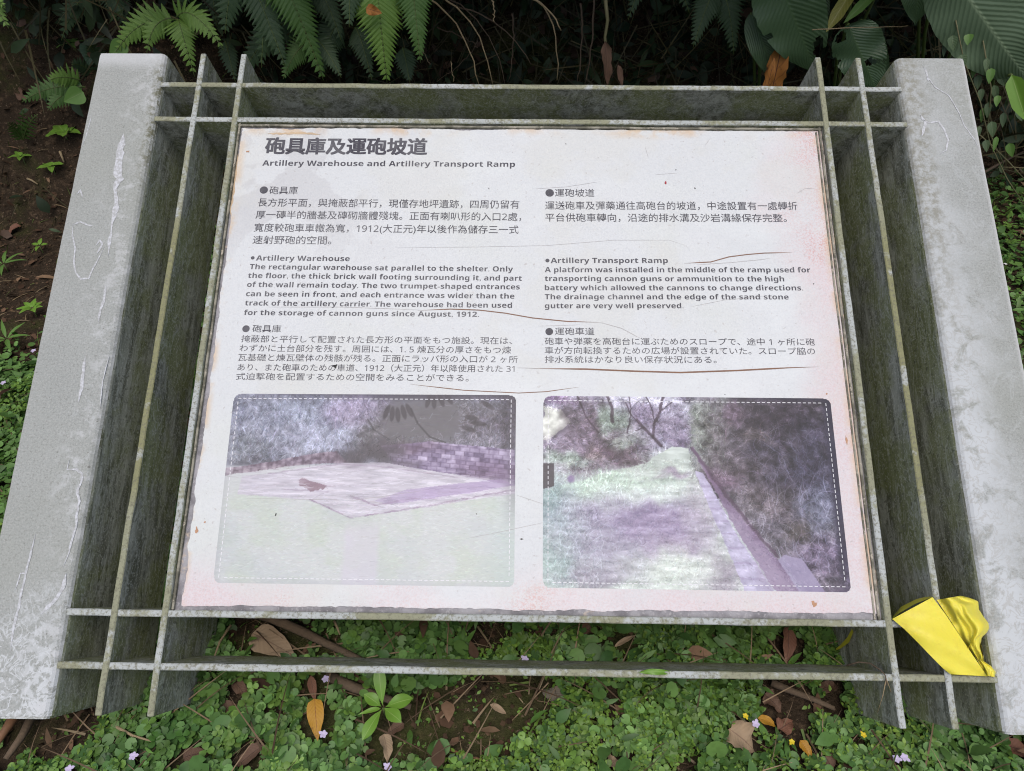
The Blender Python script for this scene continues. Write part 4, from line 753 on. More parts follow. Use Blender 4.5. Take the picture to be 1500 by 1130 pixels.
# chewed holes sit as dark gaps: small dark leaves behind are seen through; here a few dark blotches of rot
hk = PY(1133, 110, 1.5)
t = empty('dry_husk', (hk[0], hk[1], gz(hk[0], hk[1])), 'orange-brown dry leaf husk standing behind the right part of the top slat', 'leaf')
put_leaf('blade', PY(1128, 145, 1.42), PY(1149, 52, 1.42), TOCAM(hk), .062, M['husk'], 'strap', t, nv=14, fold=.5, curl=.2, wave=.1, seed=3, jag=.15); put_leaf('blade', PY(1120, 145, 1.40), PY(1134, 88, 1.38), TOCAM(hk), .03, M['husk'], 'strap', t, nv=10, fold=.5, curl=.4, wave=.2, seed=4, jag=.15)
hk = PY(550, 14, 1.3); put_leaf('dead_leaf', PY(536, 12, 1.25), PY(560, 20, 1.25), TOCAM(hk), .03, M['husk'], 'ovate', None, nv=8, fold=.4, curl=.4, wave=.2, seed=5, label='small orange dead leaf caught in the large bright fern', cat='leaf', group='fallen dead leaves')

# vines and dry stems ------------------------------------------------
def stem(name, pts, rad, mat, label, group=None, wob=0., sag=0., side=(0, 0, -1), cat='stem', k=6):
    P = curve_pts(pts[0], pts[-1], sag, 12, side, wob) if len(pts) == 2 else pts
    o0 = Vector(P[0]); me = tube_mesh([Vector(p) - o0 for p in P], [rad * (1 - .5 * i / (len(P) - 1)) for i in range(len(P))], k, .12)
    return link(name, me, M[mat], None, label=label, cat=cat, group=group, matrix=Matrix.Translation(o0))
RG = 'dry reed stems arching in the dark hollow'
reeds = [((606, -10), (702, 125), .05, .0035, 'reed', 1.45), ((620, -10), (722, 125), .06, .0035, 'reed', 1.47), ((615, -10), (740, 128), .07, .0025, 'dryreed', 1.5), ((668, 10), (778, 95), .03, .003, 'dryreed', 1.5), ((716, -5), (816, 118), .10, .0035, 'reed', 1.5), ((745, -5), (822, 45), .03, .004, 'reed', 1.45), ((750, 20), (744, 120), .01, .003, 'dryreed', 1.55), ((722, -5), (724, 32), .0, .003, 'reed', 1.4), ((640, 40), (700, 70), .02, .0025, 'dryreed', 1.6), ((660, 90), (664, 120), .0, .002, 'reed', 1.5), ((700, 60), (640, 120), .02, .002, 'dryreed', 1.6), ((850, 5), (846, 120), .01, .004, 'dryreed', 1.6), ((870, -5), (856, 125), .01, .004, 'dryreed', 1.55), ((612, 60), (630, 95), .0, .002, 'reed', 1.5)]
REEDL = ['leftmost tan reed of the bunch, arching down to the top slat beside the bright fern', 'second tan reed of the bunch arching down behind the top slat', 'third dimmer reed of the bunch, reaching farthest right at the slat', 'dim reed arching down to the right above the middle of the dark hollow', 'long pale reed curving over to the right in the middle of the hollow', 'short thick tan reed at the top edge over the middle of the hollow', 'dim upright reed hanging left of the long curved pale reed', 'short tan reed end hanging from the top edge of the picture', 'faint short reed lying across behind the tan bunch', 'tiny reed stub just above the top slat right of the bright fern', 'dim reed slanting down to the left behind the tan bunch', 'left one of two dim upright reeds beside the woody vine', 'right one of two dim upright reeds beside the woody vine', 'small slanting stalk end beside the tip of the second large fern frond']
for i, (a, b, sg, r, mt, Y) in enumerate(reeds):
    stem('reed_stem', [PY(*a, Y), PY(*b, Y - .05)], r, mt, REEDL[i], RG, .002, sg, (0.6, 0, 1) if sg > .02 else (1, 0, 0))
stem('vine_stem', [PY(886, -10, 1.42), PY(890, 30, 1.42), PY(886, 55, 1.42), PY(889, 80, 1.42), PY(893, 128, 1.42)], .006, 'vine', 'thick yellowish woody vine hanging upright behind the middle right of the top slat', 'hanging vines')
stem('vine_stem', [PY(1190, 44, 1.3), PY(1330, 38, 1.3)], .0018, 'reed', 'thin straw crossing level behind the two right slats', 'hanging vines', .001)
t = empty('dry_husk', PY(888, 115, 1.42), 'pale brown dry sheath hanging round the foot of the woody vine', 'leaf'); put_leaf('blade', PY(886, 60, 1.41), PY(892, 128, 1.38), TOCAM(hk), .03, M['dead_brown'], 'strap', t, nv=10, fold=.7, curl=.2, wave=.2, seed=4, jag=.2); put_leaf('blade', PY(905, 95, 1.41), PY(912, 128, 1.38), TOCAM(hk), .018, M['dead_brown'], 'strap', t, nv=8, fold=.7, curl=.2, wave=.2, seed=6, jag=.2)

EXC = []                                 # spots the ground cover leaves free
# small leafy plants placed one by one -------------------------------
def plant(name, p, leaves, mat, label, cat='plant', group=None, stemh=.02):
    """leaves: (angle, length, width, rise, profile)"""
    t = empty(name, p, label, cat, group); 
    link('stem', tube_mesh([Vector((0, 0, -.02)), Vector((0, 0, stemh))], [.002, .0015], 5), M['stem'], t)
    for i, (an, L, W, rise, pr) in enumerate(leaves):
        d = Vector((math.cos(an), math.sin(an), rise)).normalized(); a = Vector((0, 0, stemh)) + d * .004
        me = leaf_mesh(L, W, pr, nv=9, nu=2, fold=.25, curl=.55, wave=.04, seed=i + int(abs(p[0]) * 100))
        link('leaf', me, M[mat], t, matrix=frame(a, a + d, (0, 0, 1)))
    return t
def star(n, L, W, rise, pr, a0=0., j=.2): return [(a0 + 2 * math.pi * i / n + random.uniform(-j, j), L * random.uniform(.75, 1.1), W * random.uniform(.85, 1.1), rise + random.uniform(-.15, .15), pr) for i in range(n)]
p = G(563, 1044, .03); EXC.append((p, .045)); plant('rosette_weed', p, [(1.75, .075, .022, 1.3, 'obov'), (2.7, .038, .022, .9, 'obov'), (-2.0, .060, .022, .35, 'obov'), (.25, .052, .026, .45, 'obov'), (-.65, .046, .024, .6, 'obov'), (-2.8, .040, .010, .4, 'lance')], 'weedlight', 'bright green rosette weed with five long leaves in front of the lower slat', 'weed')
SGp = 'small seedlings on the bare soil'
for px, py, n, L, W, lab in ((36, 238, 5, .035, .022, 'low seedling with rounded leaves on the soil left of the left post'), (80, 252, 5, .055, .026, 'larger four-leaved seedling on the soil beside the left post'), (98, 203, 5, .06, .05, 'lobed light green leaf cluster against the left post near its top'), (62, 368, 4, .03, .015, 'small sprout on bare soil left of the post at mid height'), (10, 395, 6, .07, .012, 'narrow-leaved tuft at the left edge of the picture'), (15, 505, 6, .07, .013, 'grassy tuft lower at the left edge of the picture'), (52, 460, 7, .035, .018, 'little seedling on soil left of the post below the sprout'), (108, 73, 6, .06, .018, 'slender seedling with drooping leaves above the fern sprig')):
    p = G(px, py, .01); plant('seedling', p, star(n, L, W, .4, 'lance' if W < .016 else 'ovate'), 'weedlight' if n != 6 else 'weed', lab, 'seedling', SGp)
for px, py, L, W, lab in ((50, 140, .10, .05, 'rounded bright leaf low on the bank left of the left post'),):
    p = PY(106, 148, 1.2); put_leaf('broad_leaf', PY(122, 135, 1.2), PY(92, 150, 1.17), TOCAM(p), .055, M['weed'], 'ovate', None, nv=10, fold=.2, curl=.3, seed=2, label='rounded bright leaf beside the small fern sprig on the bank', cat='leaf')
p = PY(132, 80, 1.4); put_leaf('broad_leaf', PY(132, 68, 1.42), PY(131, 99, 1.38), TOCAM(p), .06, M['heart'], 'heart', None, nv=12, fold=.15, curl=.3, seed=2, label='dark heart-shaped leaf on the bank left of the left post top', cat='leaf')
p = PY(175, 78, 1.3); put_leaf('broad_leaf', PY(182, 62, 1.3), PY(160, 84, 1.27), TOCAM(p), .05, M['weed'], 'ovate', None, nv=12, fold=.15, curl=.3, seed=3, label='rounded green leaf touching the top of the left post', cat='leaf')
# twining plant right of the right post
p = G(1440, 240); t = empty('climbing_plant', (p[0], p[1], gz(p[0], p[1])), 'climbing plant with small drooping oval leaves beside the top of the right post', 'plant')
for i, (px, py) in enumerate(((1412, 62), (1425, 68), (1408, 80), (1428, 95), (1433, 110), (1445, 85), (1452, 100), (1438, 130), (1448, 150), (1440, 158), (1452, 178), (1456, 125), (1462, 140), (1395, 52), (1385, 62), (1420, 50), (1465, 110), (1470, 165), (1460, 200), (1444, 205), (1435, 185), (1478, 210), (1490, 160))):
    Y = 1.15 + random.uniform(-.08, .1); a = PY(px, py, Y); c = PY(px + random.uniform(-6, 8), py + random.uniform(16, 26), Y - .02)
    put_leaf('leaf', a, c, TOCAM(a) + Vector((random.uniform(-.5, .5), 0, .3)), random.uniform(.014, .026), M['vineleaf' if i % 3 else 'weed'], 'ovate', t, nv=7, nu=2, fold=.25, curl=.3, seed=i)
for pts in ([(1400, 30), (1412, 90), (1436, 150), (1450, 210), (1475, 262), (1500, 300)], [(1440, 60), (1452, 130), (1447, 190), (1470, 240)], [(1420, 185), (1455, 215), (1480, 240), (1500, 262)]):
    link('stem', tube_mesh([Vector(PY(x, y, 1.17)) - t.location for x, y in pts], .0018, 5), M['vine'], t)

# dead leaves, sticks and flowers on the ground -----------------------
DL = 'fallen dead leaves'
def dead(pxb, pxt, W, mat, prof, label, up=.012, curl=.5, fold=.2, wave=.1, seed=0, tilt=(0, 0, 1), nv=10):
    a = G(*pxb, up); b = G(*pxt, up); EXC.append(((a + b) / 2, np.linalg.norm(a - b) * .48)); put_leaf('dead_leaf', a, b, tilt, W, M[mat], prof, None, nv=nv, nu=3, fold=fold, curl=curl, wave=wave, jag=.05, seed=seed, label=label, cat='leaf', group=DL)
dead((370, 928), (432, 958), .055, 'dead_tan', 'ovate', 'pale tan rounded dead leaf under the gap at lower left', .03, .3, .1, .06, 1)
dead((461, 1024), (464, 1084), .030, 'dead_gold', 'ovate', 'golden orange upright leaf lying in the clover below the lower slat', .035, .3, .2, .05, 2)
dead((455, 990), (461, 1028), .018, 'dead_red', 'lance', 'narrow reddish leaf just under the lower slat above the golden leaf', .02, .3, .4, .05, 3)
dead((562, 1076), (572, 1114), .026, 'dead_tan', 'ovate', 'tan leaf standing below the rosette weed', .03, .4, .3, .1, 4, (.5, 0, .6))
dead((592, 1060), (561, 1076), .02, 'dead_brown', 'ovate', 'curled brown leaf under the rosette weed', .012, .6, .4, .1, 5)
dead((386, 1092), (338, 1124), .028, 'dead_brown', 'lance', 'curled brown leaf at lower left below the golden leaf', .02, .5, .5, .1, 6)
dead((320, 1042), (350, 1030), .03, 'dead_brown', 'ovate', 'dark brown leaf fragment near the inner left slat foot', .012, .5, .3, .1, 7)
dead((268, 1110), (305, 1098), .025, 'dead_brown', 'ovate', 'brown leaf half buried in clover at the bottom left', .012, .5, .3, .1, 8)
dead((812, 1006), (818, 1032), .05, 'dead_grey', 'ovate', 'grey-brown flat leaf on the soil below the middle of the lower slat', .01, .2, .1, .05, 9)
dead((718, 1032), (745, 1046), .014, 'dead_tan', 'lance', 'small pale leaf on bare soil left of the grey-brown leaf', .01, .3, .3, .05, 10)
dead((1068, 1068), (1116, 1100), .055, 'dead_tan', 'ovate', 'large crumpled tan leaf near the bottom right in the clover', .03, .6, .3, .25, 11)
dead((1155, 918), (1158, 972), .028, 'dead_red', 'ovate', 'reddish brown leaf standing in the gap left of the right foot', .03, .4, .3, .1, 12, (0, -.6, .5))
dead((1110, 1052), (1142, 1062), .02, 'dead_gold', 'lance', 'yellow-brown curled leaf above the large crumpled tan leaf', .03, .5, .5, .1, 13)
dead((1172, 1085), (1192, 1112), .02, 'dead_gold', 'lance', 'dull yellow leaf at the bottom right beside the tan leaf', .03, .5, .5, .1, 14)
dead((1140, 1070), (1165, 1052), .03, 'dead_red', 'ovate', 'wilted reddish leaf between the two yellowish leaves', .02, .7, .4, .2, 15)
dead((1466, 1090), (1510, 1102), .03, 'dead_red', 'strap', 'pinkish brown leaf strip at the lower right edge', .02, .1, .3, .05, 16)
dead((900, 948), (934, 926), .012, 'dead_tan', 'lance', 'small tan leaf blade in the gap right of centre', .03, .3, .4, .05, 17)
dead((1208, 1108), (1222, 1128), .03, 'dead_brown', 'ovate', 'dark brown leaf at the bottom edge right of the dull yellow leaf', .012, .4, .4, .1, 18)
dead((30, 330), (0, 345), .03, 'dead_red', 'ovate', 'reddish leaf on the soil at the left edge', .015, .5, .4, .1, 19)
dead((850, 918), (872, 926), .026, 'dead_brown', 'ovate', 'brown leaf under the panel right of centre in the gap', .02, .5, .4, .1, 20)
dead((1120, 1018), (1148, 1040), .03, 'dead_brown', 'ovate', 'brown crumpled leaf below the lower slat at right', .02, .6, .4, .2, 21)
dead((36, 132), (26, 150), .05, 'dead_brown', 'ovate', 'brown dead leaf on the bank at upper left', .03, .5, .4, .2, 22)
dead((345, 1000), (362, 1022), .022, 'dead_brown', 'ovate', 'brown leaf scrap under the lower slat at left', .015, .6, .4, .2, 23)
dead((905, 1128), (890, 1100), .02, 'dead_tan', 'lance', 'pale leaf sliver at the bottom edge in the clover', .02, .6, .4, .2, 24)
dead((1200, 1010), (1236, 1000), .022, 'dead_brown', 'ovate', 'brown leaf lying beside the right foot', .015, .6, .4, .2, 25)
KG = 'sticks lying on the ground'
def stick(pts, r, mat, label, up=.015):
    P = [G(x, y, up) for x, y in pts]
    if r > .005: EXC.extend([(q_, .022) for q_ in P])
    stem('stick', P if len(P) > 2 else [P[0], P[0] * .5 + P[1] * .5 + np.array([0, 0, .004]), P[1]], r, mat, label, KG, cat='stick', k=7)
stick([(350, 890), (400, 906), (440, 924), (480, 944), (530, 968)], .012, 'bark', 'thick pale branch lying under the board in the lower left gap', .03)
stick([(480, 990), (520, 1008), (560, 1022), (602, 1036)], .011, 'bark', 'thick brown branch piece behind the rosette weed', .02)
stick([(1130, 1000), (1160, 1012), (1190, 1024), (1222, 1038)], .008, 'bark', 'brown stick near the right slats with a broken end', .02)
stick([(46, 1052), (30, 1082), (8, 1112)], .009, 'bark', 'grey-brown stick below the left post', .03); stick([(24, 1046), (8, 1070), (-12, 1100)], .010, 'stick_red', 'split red-brown stick below the left post at the left edge', .04)
stick([(338, 916), (322, 940), (312, 968)], .003, 'reed', 'thin bent twig in the gap near the left foot', .05); stick([(165, 1062), (195, 1078), (222, 1086)], .003, 'reed', 'thin pale twig in front of the outer left slat', .03)
stick([(40, 262), (55, 270)], .004, 'reed', 'short pale twig on the soil at left', .01); stick([(88, 222), (94, 238)], .005, 'reed', 'short twig against the left post', .02); stick([(1425, 262), (1500, 222)], .006, 'dryreed', 'brown twig slanting beside the right post', .08)
stick([(700, 918), (720, 948), (712, 962)], .0025, 'reed', 'thin dry root in the middle of the gap', .02); stick([(275, 1012), (335, 1012)], .0028, 'reed', 'thin twig lying by the inner left slat foot', .02); stick([(490, 910), (498, 930)], .003, 'reed', 'pale twig piece above the tan leaf', .04)
stick([(650, 1095), (690, 1110), (735, 1118)], .003, 'stick_red', 'thin reddish root on the bare soil at the bottom', .012); stick([(800, 985), (790, 1010)], .002, 'reed', 'thin dry stem on the soil below the slat', .02)
FL = {'lilac': 'small lilac flowers in the clover', 'yellow': 'small yellow flowers in the clover', 'white': 'small white flowers'}
def flower(px, py, kind, label, r=.0085):
    p = G(px, py, .045); EXC.append((p, .012)); t = empty('flower', (p[0], p[1], float(gz(p[0], p[1]))), label, 'flower', FL[kind]); z = p[2] - t.location.z
    link('stem', tube_mesh([Vector((0, 0, 0)), Vector((0, 0, z))], .0008, 4), M['stem'], t); mt = M[{'lilac': 'petal', 'yellow': 'yellow', 'white': 'whitepetal'}[kind]]
    for i in range(5):
        a = i * 1.257 + px; d = Vector((math.cos(a), math.sin(a), .35)); me = leaf_mesh(r * (1.2 if i else 1.6), r * .95, 'obov', nv=4, nu=1, fold=.1, curl=.4); link('petal', me, mt, t, matrix=frame(Vector((0, 0, z)), Vector((0, 0, z)) + d, (0, 0, 1)))
for px, py, k, lab in ((477, 995, 'lilac', 'lilac flower just below the lower slat at left'), (474, 1076, 'lilac', 'lilac flower beside the tip of the golden leaf'), (195, 1108, 'lilac', 'lilac flower in the clover below the outer left slat'), (101, 1127, 'lilac', 'lilac flower at the bottom edge of the picture at left'), (568, 1124, 'lilac', 'lilac flower at the bottom edge below the tan leaf'), (769, 966, 'lilac', 'lilac flower in the gap under the middle of the board'), (1107, 1061, 'lilac', 'lilac flower above the large crumpled tan leaf'), (1313, 1112, 'lilac', 'left one of two lilac flowers in the bottom right clover'), (1325, 1110, 'lilac', 'right one of two lilac flowers in the bottom right clover'), (5, 561, 'lilac', 'lilac flower at the left edge beside the post'), (49, 514, 'lilac', 'lilac flower touching the left post at mid height'), (1092, 1049, 'yellow', 'yellow flower head left of the lilac flower near the tan leaf'), (1160, 1087, 'yellow', 'yellow flower beside the dull yellow leaf'), (1265, 1077, 'yellow', 'yellow flower below the inner right slat'), (1473, 387, 'white', 'tiny white flower beside the right post')):
    flower(px, py, k, lab, .0062 if k == 'lilac' else .0045)

# ------------------------------------------------------------------ ground cover (uncountable)
def template(kind):
    V = []; Fc = []
    def blade(ang, L, W, prof, base=0., n=4, cup=.12):
        ca, sa = math.cos(ang), math.sin(ang); b0 = len(V)
        for i in range(n + 1):
            t = i / n; w_ = W / 2 * prof(t); y = base + L * t; z = .12 * L * math.sin(2.4 * t)
            for s_ in (-1, 0, 1): x = s_ * w_; V.append((ca * y - sa * x, sa * y + ca * x, z + abs(s_) * cup * w_ * 1.5))
            if i:
                a = b0 + (i - 1) * 3; Fc.append((a, a + 1, a + 4, a + 3)); Fc.append((a + 1, a + 2, a + 5, a + 4))
    ob = lambda t: (.12 + math.sin(math.pi * min(1, t * .62 + .05)) * 1.0) * (1 if t < .99 else .55)
    if kind == 'tri':
        for k in range(3): blade(k * 2.094, 1, .95, ob, .05, 3)
    elif kind == 'four':
        for k in range(4): blade(k * 1.571, .8, .62, lambda t: math.sin(math.pi * (t * .8 + .1)), .05, 3)
    elif kind == 'round':
        n = 9; V.append((0, 0, -.1))
        for k in range(n): a = .25 + k * (6.283 - .5) / (n - 1); r = 1. if k not in (0, n - 1) else .95; V.append((r * math.cos(a) - .2, r * math.sin(a), .06))
        for k in range(n - 1): Fc.append((0, 1 + k, 2 + k, 2 + k))
        Fc = [f for f in Fc]
    elif kind == 'lance': blade(0, 1, .28, lambda t: math.sin(math.pi * t ** .8) + .02, 0, 4)
    elif kind == 'oval': blade(0, 1, .55, lambda t: math.sin(math.pi * t ** .75) + .02, 0, 4)
    elif kind == 'grass': blade(0, 1, .07, lambda t: (1 - t) ** .5 + .02, 0, 4, 0)
    elif kind == 'blade': blade(0, 1, .022, lambda t: (1 - t) ** .5 + .05, 0, 5, 0)
    elif kind == 'flake': V += [(-.5, -.25, 0), (.1, -.32, .08), (.5, .05, 0), (.2, .34, .1), (-.4, .2, .02)]; Fc += [(0, 1, 2, 3), (0, 3, 4, 4)]
    elif kind == 'crumb': V += [(-.5, 0, 0), (0, -.5, .05), (.5, 0, 0), (0, .5, .05), (0, 0, .45), (0, 0, -.3)]; Fc += [(0, 1, 4, 4), (1, 2, 4, 4), (2, 3, 4, 4), (3, 0, 4, 4)]
    return np.array(V), Fc
def scatter(kind, P, yaw, tx, ty, sc, col):
    V, Fc = template(kind); n = len(P); nv = len(V)
    cy, sy = np.cos(yaw)[:, None], np.sin(yaw)[:, None]; ctx, stx = np.cos(tx)[:, None], np.sin(tx)[:, None]; cty, sty = np.cos(ty)[:, None], np.sin(ty)[:, None]
    x, y, z = (V[:, k][None] * sc[:, None] for k in range(3))
    x, y = cy * x - sy * y, sy * x + cy * y; y, z = ctx * y - stx * z, stx * y + ctx * z; x, z = cty * x + sty * z, -sty * x + cty * z
    W = np.stack([x + P[:, 0][:, None], y + P[:, 1][:, None], z + P[:, 2][:, None]], 2).reshape(-1, 3)
    tri = []
    for f in Fc:
        if f[2] == f[3]: tri.append(f[:3])
        else: tri += [(f[0], f[1], f[2]), (f[0], f[2], f[3])]
    T = np.array(tri); Fa = (T[None] + (np.arange(n) * nv)[:, None, None]).reshape(-1, 3)
    return W, Fa, np.repeat(col, nv, 0)
def stuff(name, sets, mat, label=None, cat=None):
    Vs, Fs, Cs = [], [], []; o = 0
    for s_ in sets: Wv, Fa, Cc = scatter(*s_); Vs.append(Wv); Fs.append(Fa + o); Cs.append(Cc); o += len(Wv)
    return link(name, mesh(name, np.concatenate(Vs), np.concatenate(Fs), False, np.concatenate(Cs)), mat, kind='stuff', label=label, cat=cat)
BARE = [(G(x, y), r) for x, y, r in ((690, 1025, .11), (640, 1065, .07), (770, 1010, .06), (120, 1075, .10), (410, 1045, .07), (420, 925, .12), (340, 930, .12), (520, 930, .06), (1150, 1030, .09), (1120, 1050, .06), (880, 1040, .06), (60, 230, .28), (60, 330, .3), (60, 400, .22), (30, 480, .14), (700, 930, .06), (1290, 960, .1), (270, 1120, .05), (560, 1085, .06), (1000, 1115, .04))]
def cover_mask(x, y):
    wx, wy = x + .10 * (fbm(x * 9, y * 9, 95, 3) - .5), y + .10 * (fbm(x * 9, y * 9, 96, 3) - .5)
    d = .45 + 1.3 * (fbm(x * 3.2, y * 3.2, 90, 4) - .30)
    for (c, r) in BARE: d = d - .56 * np.exp(-(((wx - c[0]) ** 2 + (wy - c[1]) ** 2) / (r * r * .6)))
    d = d - .68 * sm(.35, .8, y) * sm(.9, 1.2, -x) ; d = d - 1.2 * sm(foot(x) - .15, foot(x) + .1, y)
    return d
def spots(n, x0, x1, y0, y1, mfun, lift=(.004, .03)):
    x = rng.uniform(x0, x1, n); y = rng.uniform(y0, y1, n); k = rng.random(n) < mfun(x, y)
    for c, r in EXC: k &= (x - c[0]) ** 2 + (y - c[1]) ** 2 > r * r
    x, y = x[k], y[k]
    return np.stack([x, y, gz(x, y) + rng.uniform(*lift, len(x))], 1)
def greens(n, a, b, v=.25, pos=None, seed=0):
    t = rng.random(n)[:, None]
    if pos is not None: t = np.clip(fbm(pos[:, 0] * 5, pos[:, 1] * 5, 91 + seed, 3)[:, None] * 1.6 - .3 + (t - .5) * .5, 0, 1)
    return (np.array(a)[None] * (1 - t) + np.array(b)[None] * t) * rng.uniform(1 - v, 1 + v, (n, 1))
def tl(n, s_=.35): return rng.normal(0, s_, n)
X0, X1, Y0, Y1 = -2.3, 2.3, -.95, 1.9
sets = []
def patch(seed, lo): return lambda x, y: (cover_mask(x, y) > .25) * sm(lo - .05, lo + .1, fbm(x * 4.5 + seed, y * 4.5, seed, 3)) * 1.
NEAR = (-1.6, 1.7, -.75, .42)
P = np.concatenate([spots(12000, X0, X1, .3, Y1, lambda x, y: (cover_mask(x, y) > .3) * sm(.42, .6, fbm(x * 4, y * 4, 101, 3))), spots(22000, *NEAR, lambda x, y: (cover_mask(x, y) > .3) * sm(.34, .5, fbm(x * 4, y * 4, 101, 3)))]); n = len(P)
sets.append(('tri', P, rng.uniform(0, 6.28, n), tl(n, .25), tl(n, .25), rng.uniform(.008, .0145, n), greens(n, (.045, .115, .022), (.145, .26, .05), .38, P)))
P = np.concatenate([spots(30000, X0, X1, .3, Y1, lambda x, y: (cover_mask(x, y) > .22) * (.35 + .65 * sm(.4, .55, fbm(x * 5, y * 5, 102, 3)))), spots(75000, *NEAR, lambda x, y: (cover_mask(x, y) > .25) * (.35 + .65 * sm(.4, .55, fbm(x * 5, y * 5, 102, 3))))]); n = len(P)
sets.append(('round', P, rng.uniform(0, 6.28, n), tl(n, .3), tl(n, .3), rng.uniform(.0045, .0105, n), greens(n, (.045, .115, .03), (.15, .28, .075), .4, P, 3)))
P = spots(120000, *NEAR, lambda x, y: (cover_mask(x, y) > .2) * sm(.46, .58, fbm(x * 4, y * 4, 103, 3)), (.006, .035)); n = len(P)
sets.append(('oval', P, rng.uniform(0, 6.28, n), tl(n, .5), tl(n, .5), rng.uniform(.006, .012, n), greens(n, (.08, .16, .02), (.17, .28, .045), .3, P, 5)))
P = spots(14000, X0, X1, Y0, Y1, lambda x, y: (cover_mask(x, y) > .1) * .8, (.01, .03)); n = len(P)
sets.append(('lance', P, rng.uniform(0, 6.28, n), tl(n, .4), rng.uniform(-.9, .1, n), rng.uniform(.02, .042, n), greens(n, (.04, .10, .02), (.10, .20, .04), .3, P, 7)))
P = spots(1600, X0, X1, Y0, Y1, lambda x, y: (cover_mask(x, y) > .2) * 1., (.02, .05)); n = len(P)
sets.append(('round', P, rng.uniform(0, 6.28, n), tl(n, .3), tl(n, .3), rng.uniform(.013, .019, n), greens(n, (.05, .12, .03), (.13, .24, .06), .25)))
P = spots(1500, X0, X1, Y0, Y1, lambda x, y: (cover_mask(x, y) > .2) * 1., (.015, .04)); n = len(P)
sets.append(('oval', P, rng.uniform(0, 6.28, n), tl(n, .4), tl(n, .4), rng.uniform(.025, .045, n), greens(n, (.04, .10, .025), (.10, .20, .05), .25)))
stuff('ground_cover', sets, M['cover'])
P = spots(9000, X0, X1, Y0, Y1, lambda x, y: .4 + 0 * x, (-.004, .01)); n = len(P)
g1 = ('grass', P, rng.uniform(0, 6.28, n), tl(n, .3), rng.uniform(-1.2, -.2, n), rng.uniform(.025, .07, n), greens(n, (.06, .12, .02), (.16, .22, .05), .3))
P = spots(15000, *NEAR, lambda x, y: .9 + 0 * x, (-.002, .012)); n = len(P)
g3 = ('oval', P, rng.uniform(0, 6.28, n), tl(n, .5), tl(n, .5), rng.uniform(.005, .012, n), greens(n, (.06, .14, .025), (.16, .27, .05), .3))
P = spots(2500, X0, X1, Y0, Y1, lambda x, y: .6 + 0 * x, (-.002, .008)); n = len(P)
g2 = ('grass', P, rng.uniform(0, 6.28, n), tl(n, .15), rng.uniform(-.3, .1, n), rng.uniform(.02, .07, n), greens(n, (.16, .11, .06), (.28, .22, .13), .3))
stuff('grass', [g1, g2, g3], M['cover'])
P = spots(16000, -2.6, 2.6, Y0, 2.6, lambda x, y: .8 + 0 * x, (-.002, .008)); n = len(P); l1 = ('flake', P, rng.uniform(0, 6.28, n), tl(n, .4), tl(n, .4), rng.uniform(.006, .028, n) , greens(n, (.035, .02, .013), (.14, .085, .055), .4))
P = spots(26000, X0, X1, Y0, Y1, lambda x, y: 1. + 0 * x, (-.003, .003)); n = len(P); l2 = ('crumb', P, rng.uniform(0, 6.28, n), tl(n, .4), tl(n, .4), rng.uniform(.004, .014, n), greens(n, (.03, .02, .013), (.10, .065, .04), .4))
P = spots(900, X0, X1, Y0, Y1, lambda x, y: .8 + 0 * x, (0, .02)); n = len(P); l3 = ('lance', P, rng.uniform(0, 6.28, n), tl(n, .4), tl(n, .3), rng.uniform(.03, .07, n), greens(n, (.07, .04, .026), (.24, .16, .10), .4))
P = spots(220, *NEAR, lambda x, y: .9 + 0 * x, (.012, .035)); n = len(P); l4 = ('oval', P, rng.uniform(0, 6.28, n), tl(n, .5), tl(n, .4), rng.uniform(.018, .05, n), greens(n, (.06, .035, .024), (.20, .125, .08), .4))
P = spots(2600, *NEAR, lambda x, y: .9 + 0 * x, (.0, .02)); n = len(P); l5 = ('blade', P, rng.uniform(0, 6.28, n), tl(n, .3), tl(n, .2), rng.uniform(.04, .16, n), greens(n, (.07, .045, .03), (.26, .19, .12), .4))
stuff('leaf_litter', [l1, l2, l3, l4, l5], M['litter'])

# dark undergrowth on the bank and unseen sky-blocking foliage above it --------------
def on_bank(n, x0, x1, d0, d1, off):
    x = rng.uniform(x0, x1, n); y = foot(x) + rng.uniform(d0, d1, n); z = gz(x, y); o = rng.uniform(*off, n)
    P = np.stack([x, y - o * .8, z + o * .5], 1); d = y - foot(x); k = (x > -1.0) | (d > .38) | (rng.random(n) < .06); return P[k]
sets = []
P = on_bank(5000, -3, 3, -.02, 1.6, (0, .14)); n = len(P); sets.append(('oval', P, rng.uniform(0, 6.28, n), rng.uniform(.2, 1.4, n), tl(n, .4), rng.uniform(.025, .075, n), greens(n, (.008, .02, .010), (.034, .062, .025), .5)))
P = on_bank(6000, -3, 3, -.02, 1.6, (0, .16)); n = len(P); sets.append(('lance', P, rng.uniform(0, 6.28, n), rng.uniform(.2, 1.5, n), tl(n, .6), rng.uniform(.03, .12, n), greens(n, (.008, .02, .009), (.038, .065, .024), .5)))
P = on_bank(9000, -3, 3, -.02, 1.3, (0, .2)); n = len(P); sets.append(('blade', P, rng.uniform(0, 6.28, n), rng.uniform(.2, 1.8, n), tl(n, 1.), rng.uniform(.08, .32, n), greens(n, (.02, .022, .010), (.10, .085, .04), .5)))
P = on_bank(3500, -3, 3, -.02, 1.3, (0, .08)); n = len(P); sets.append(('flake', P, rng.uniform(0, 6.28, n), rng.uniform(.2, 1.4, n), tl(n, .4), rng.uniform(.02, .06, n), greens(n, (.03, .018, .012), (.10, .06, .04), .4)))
stuff('undergrowth', sets, M['under'])
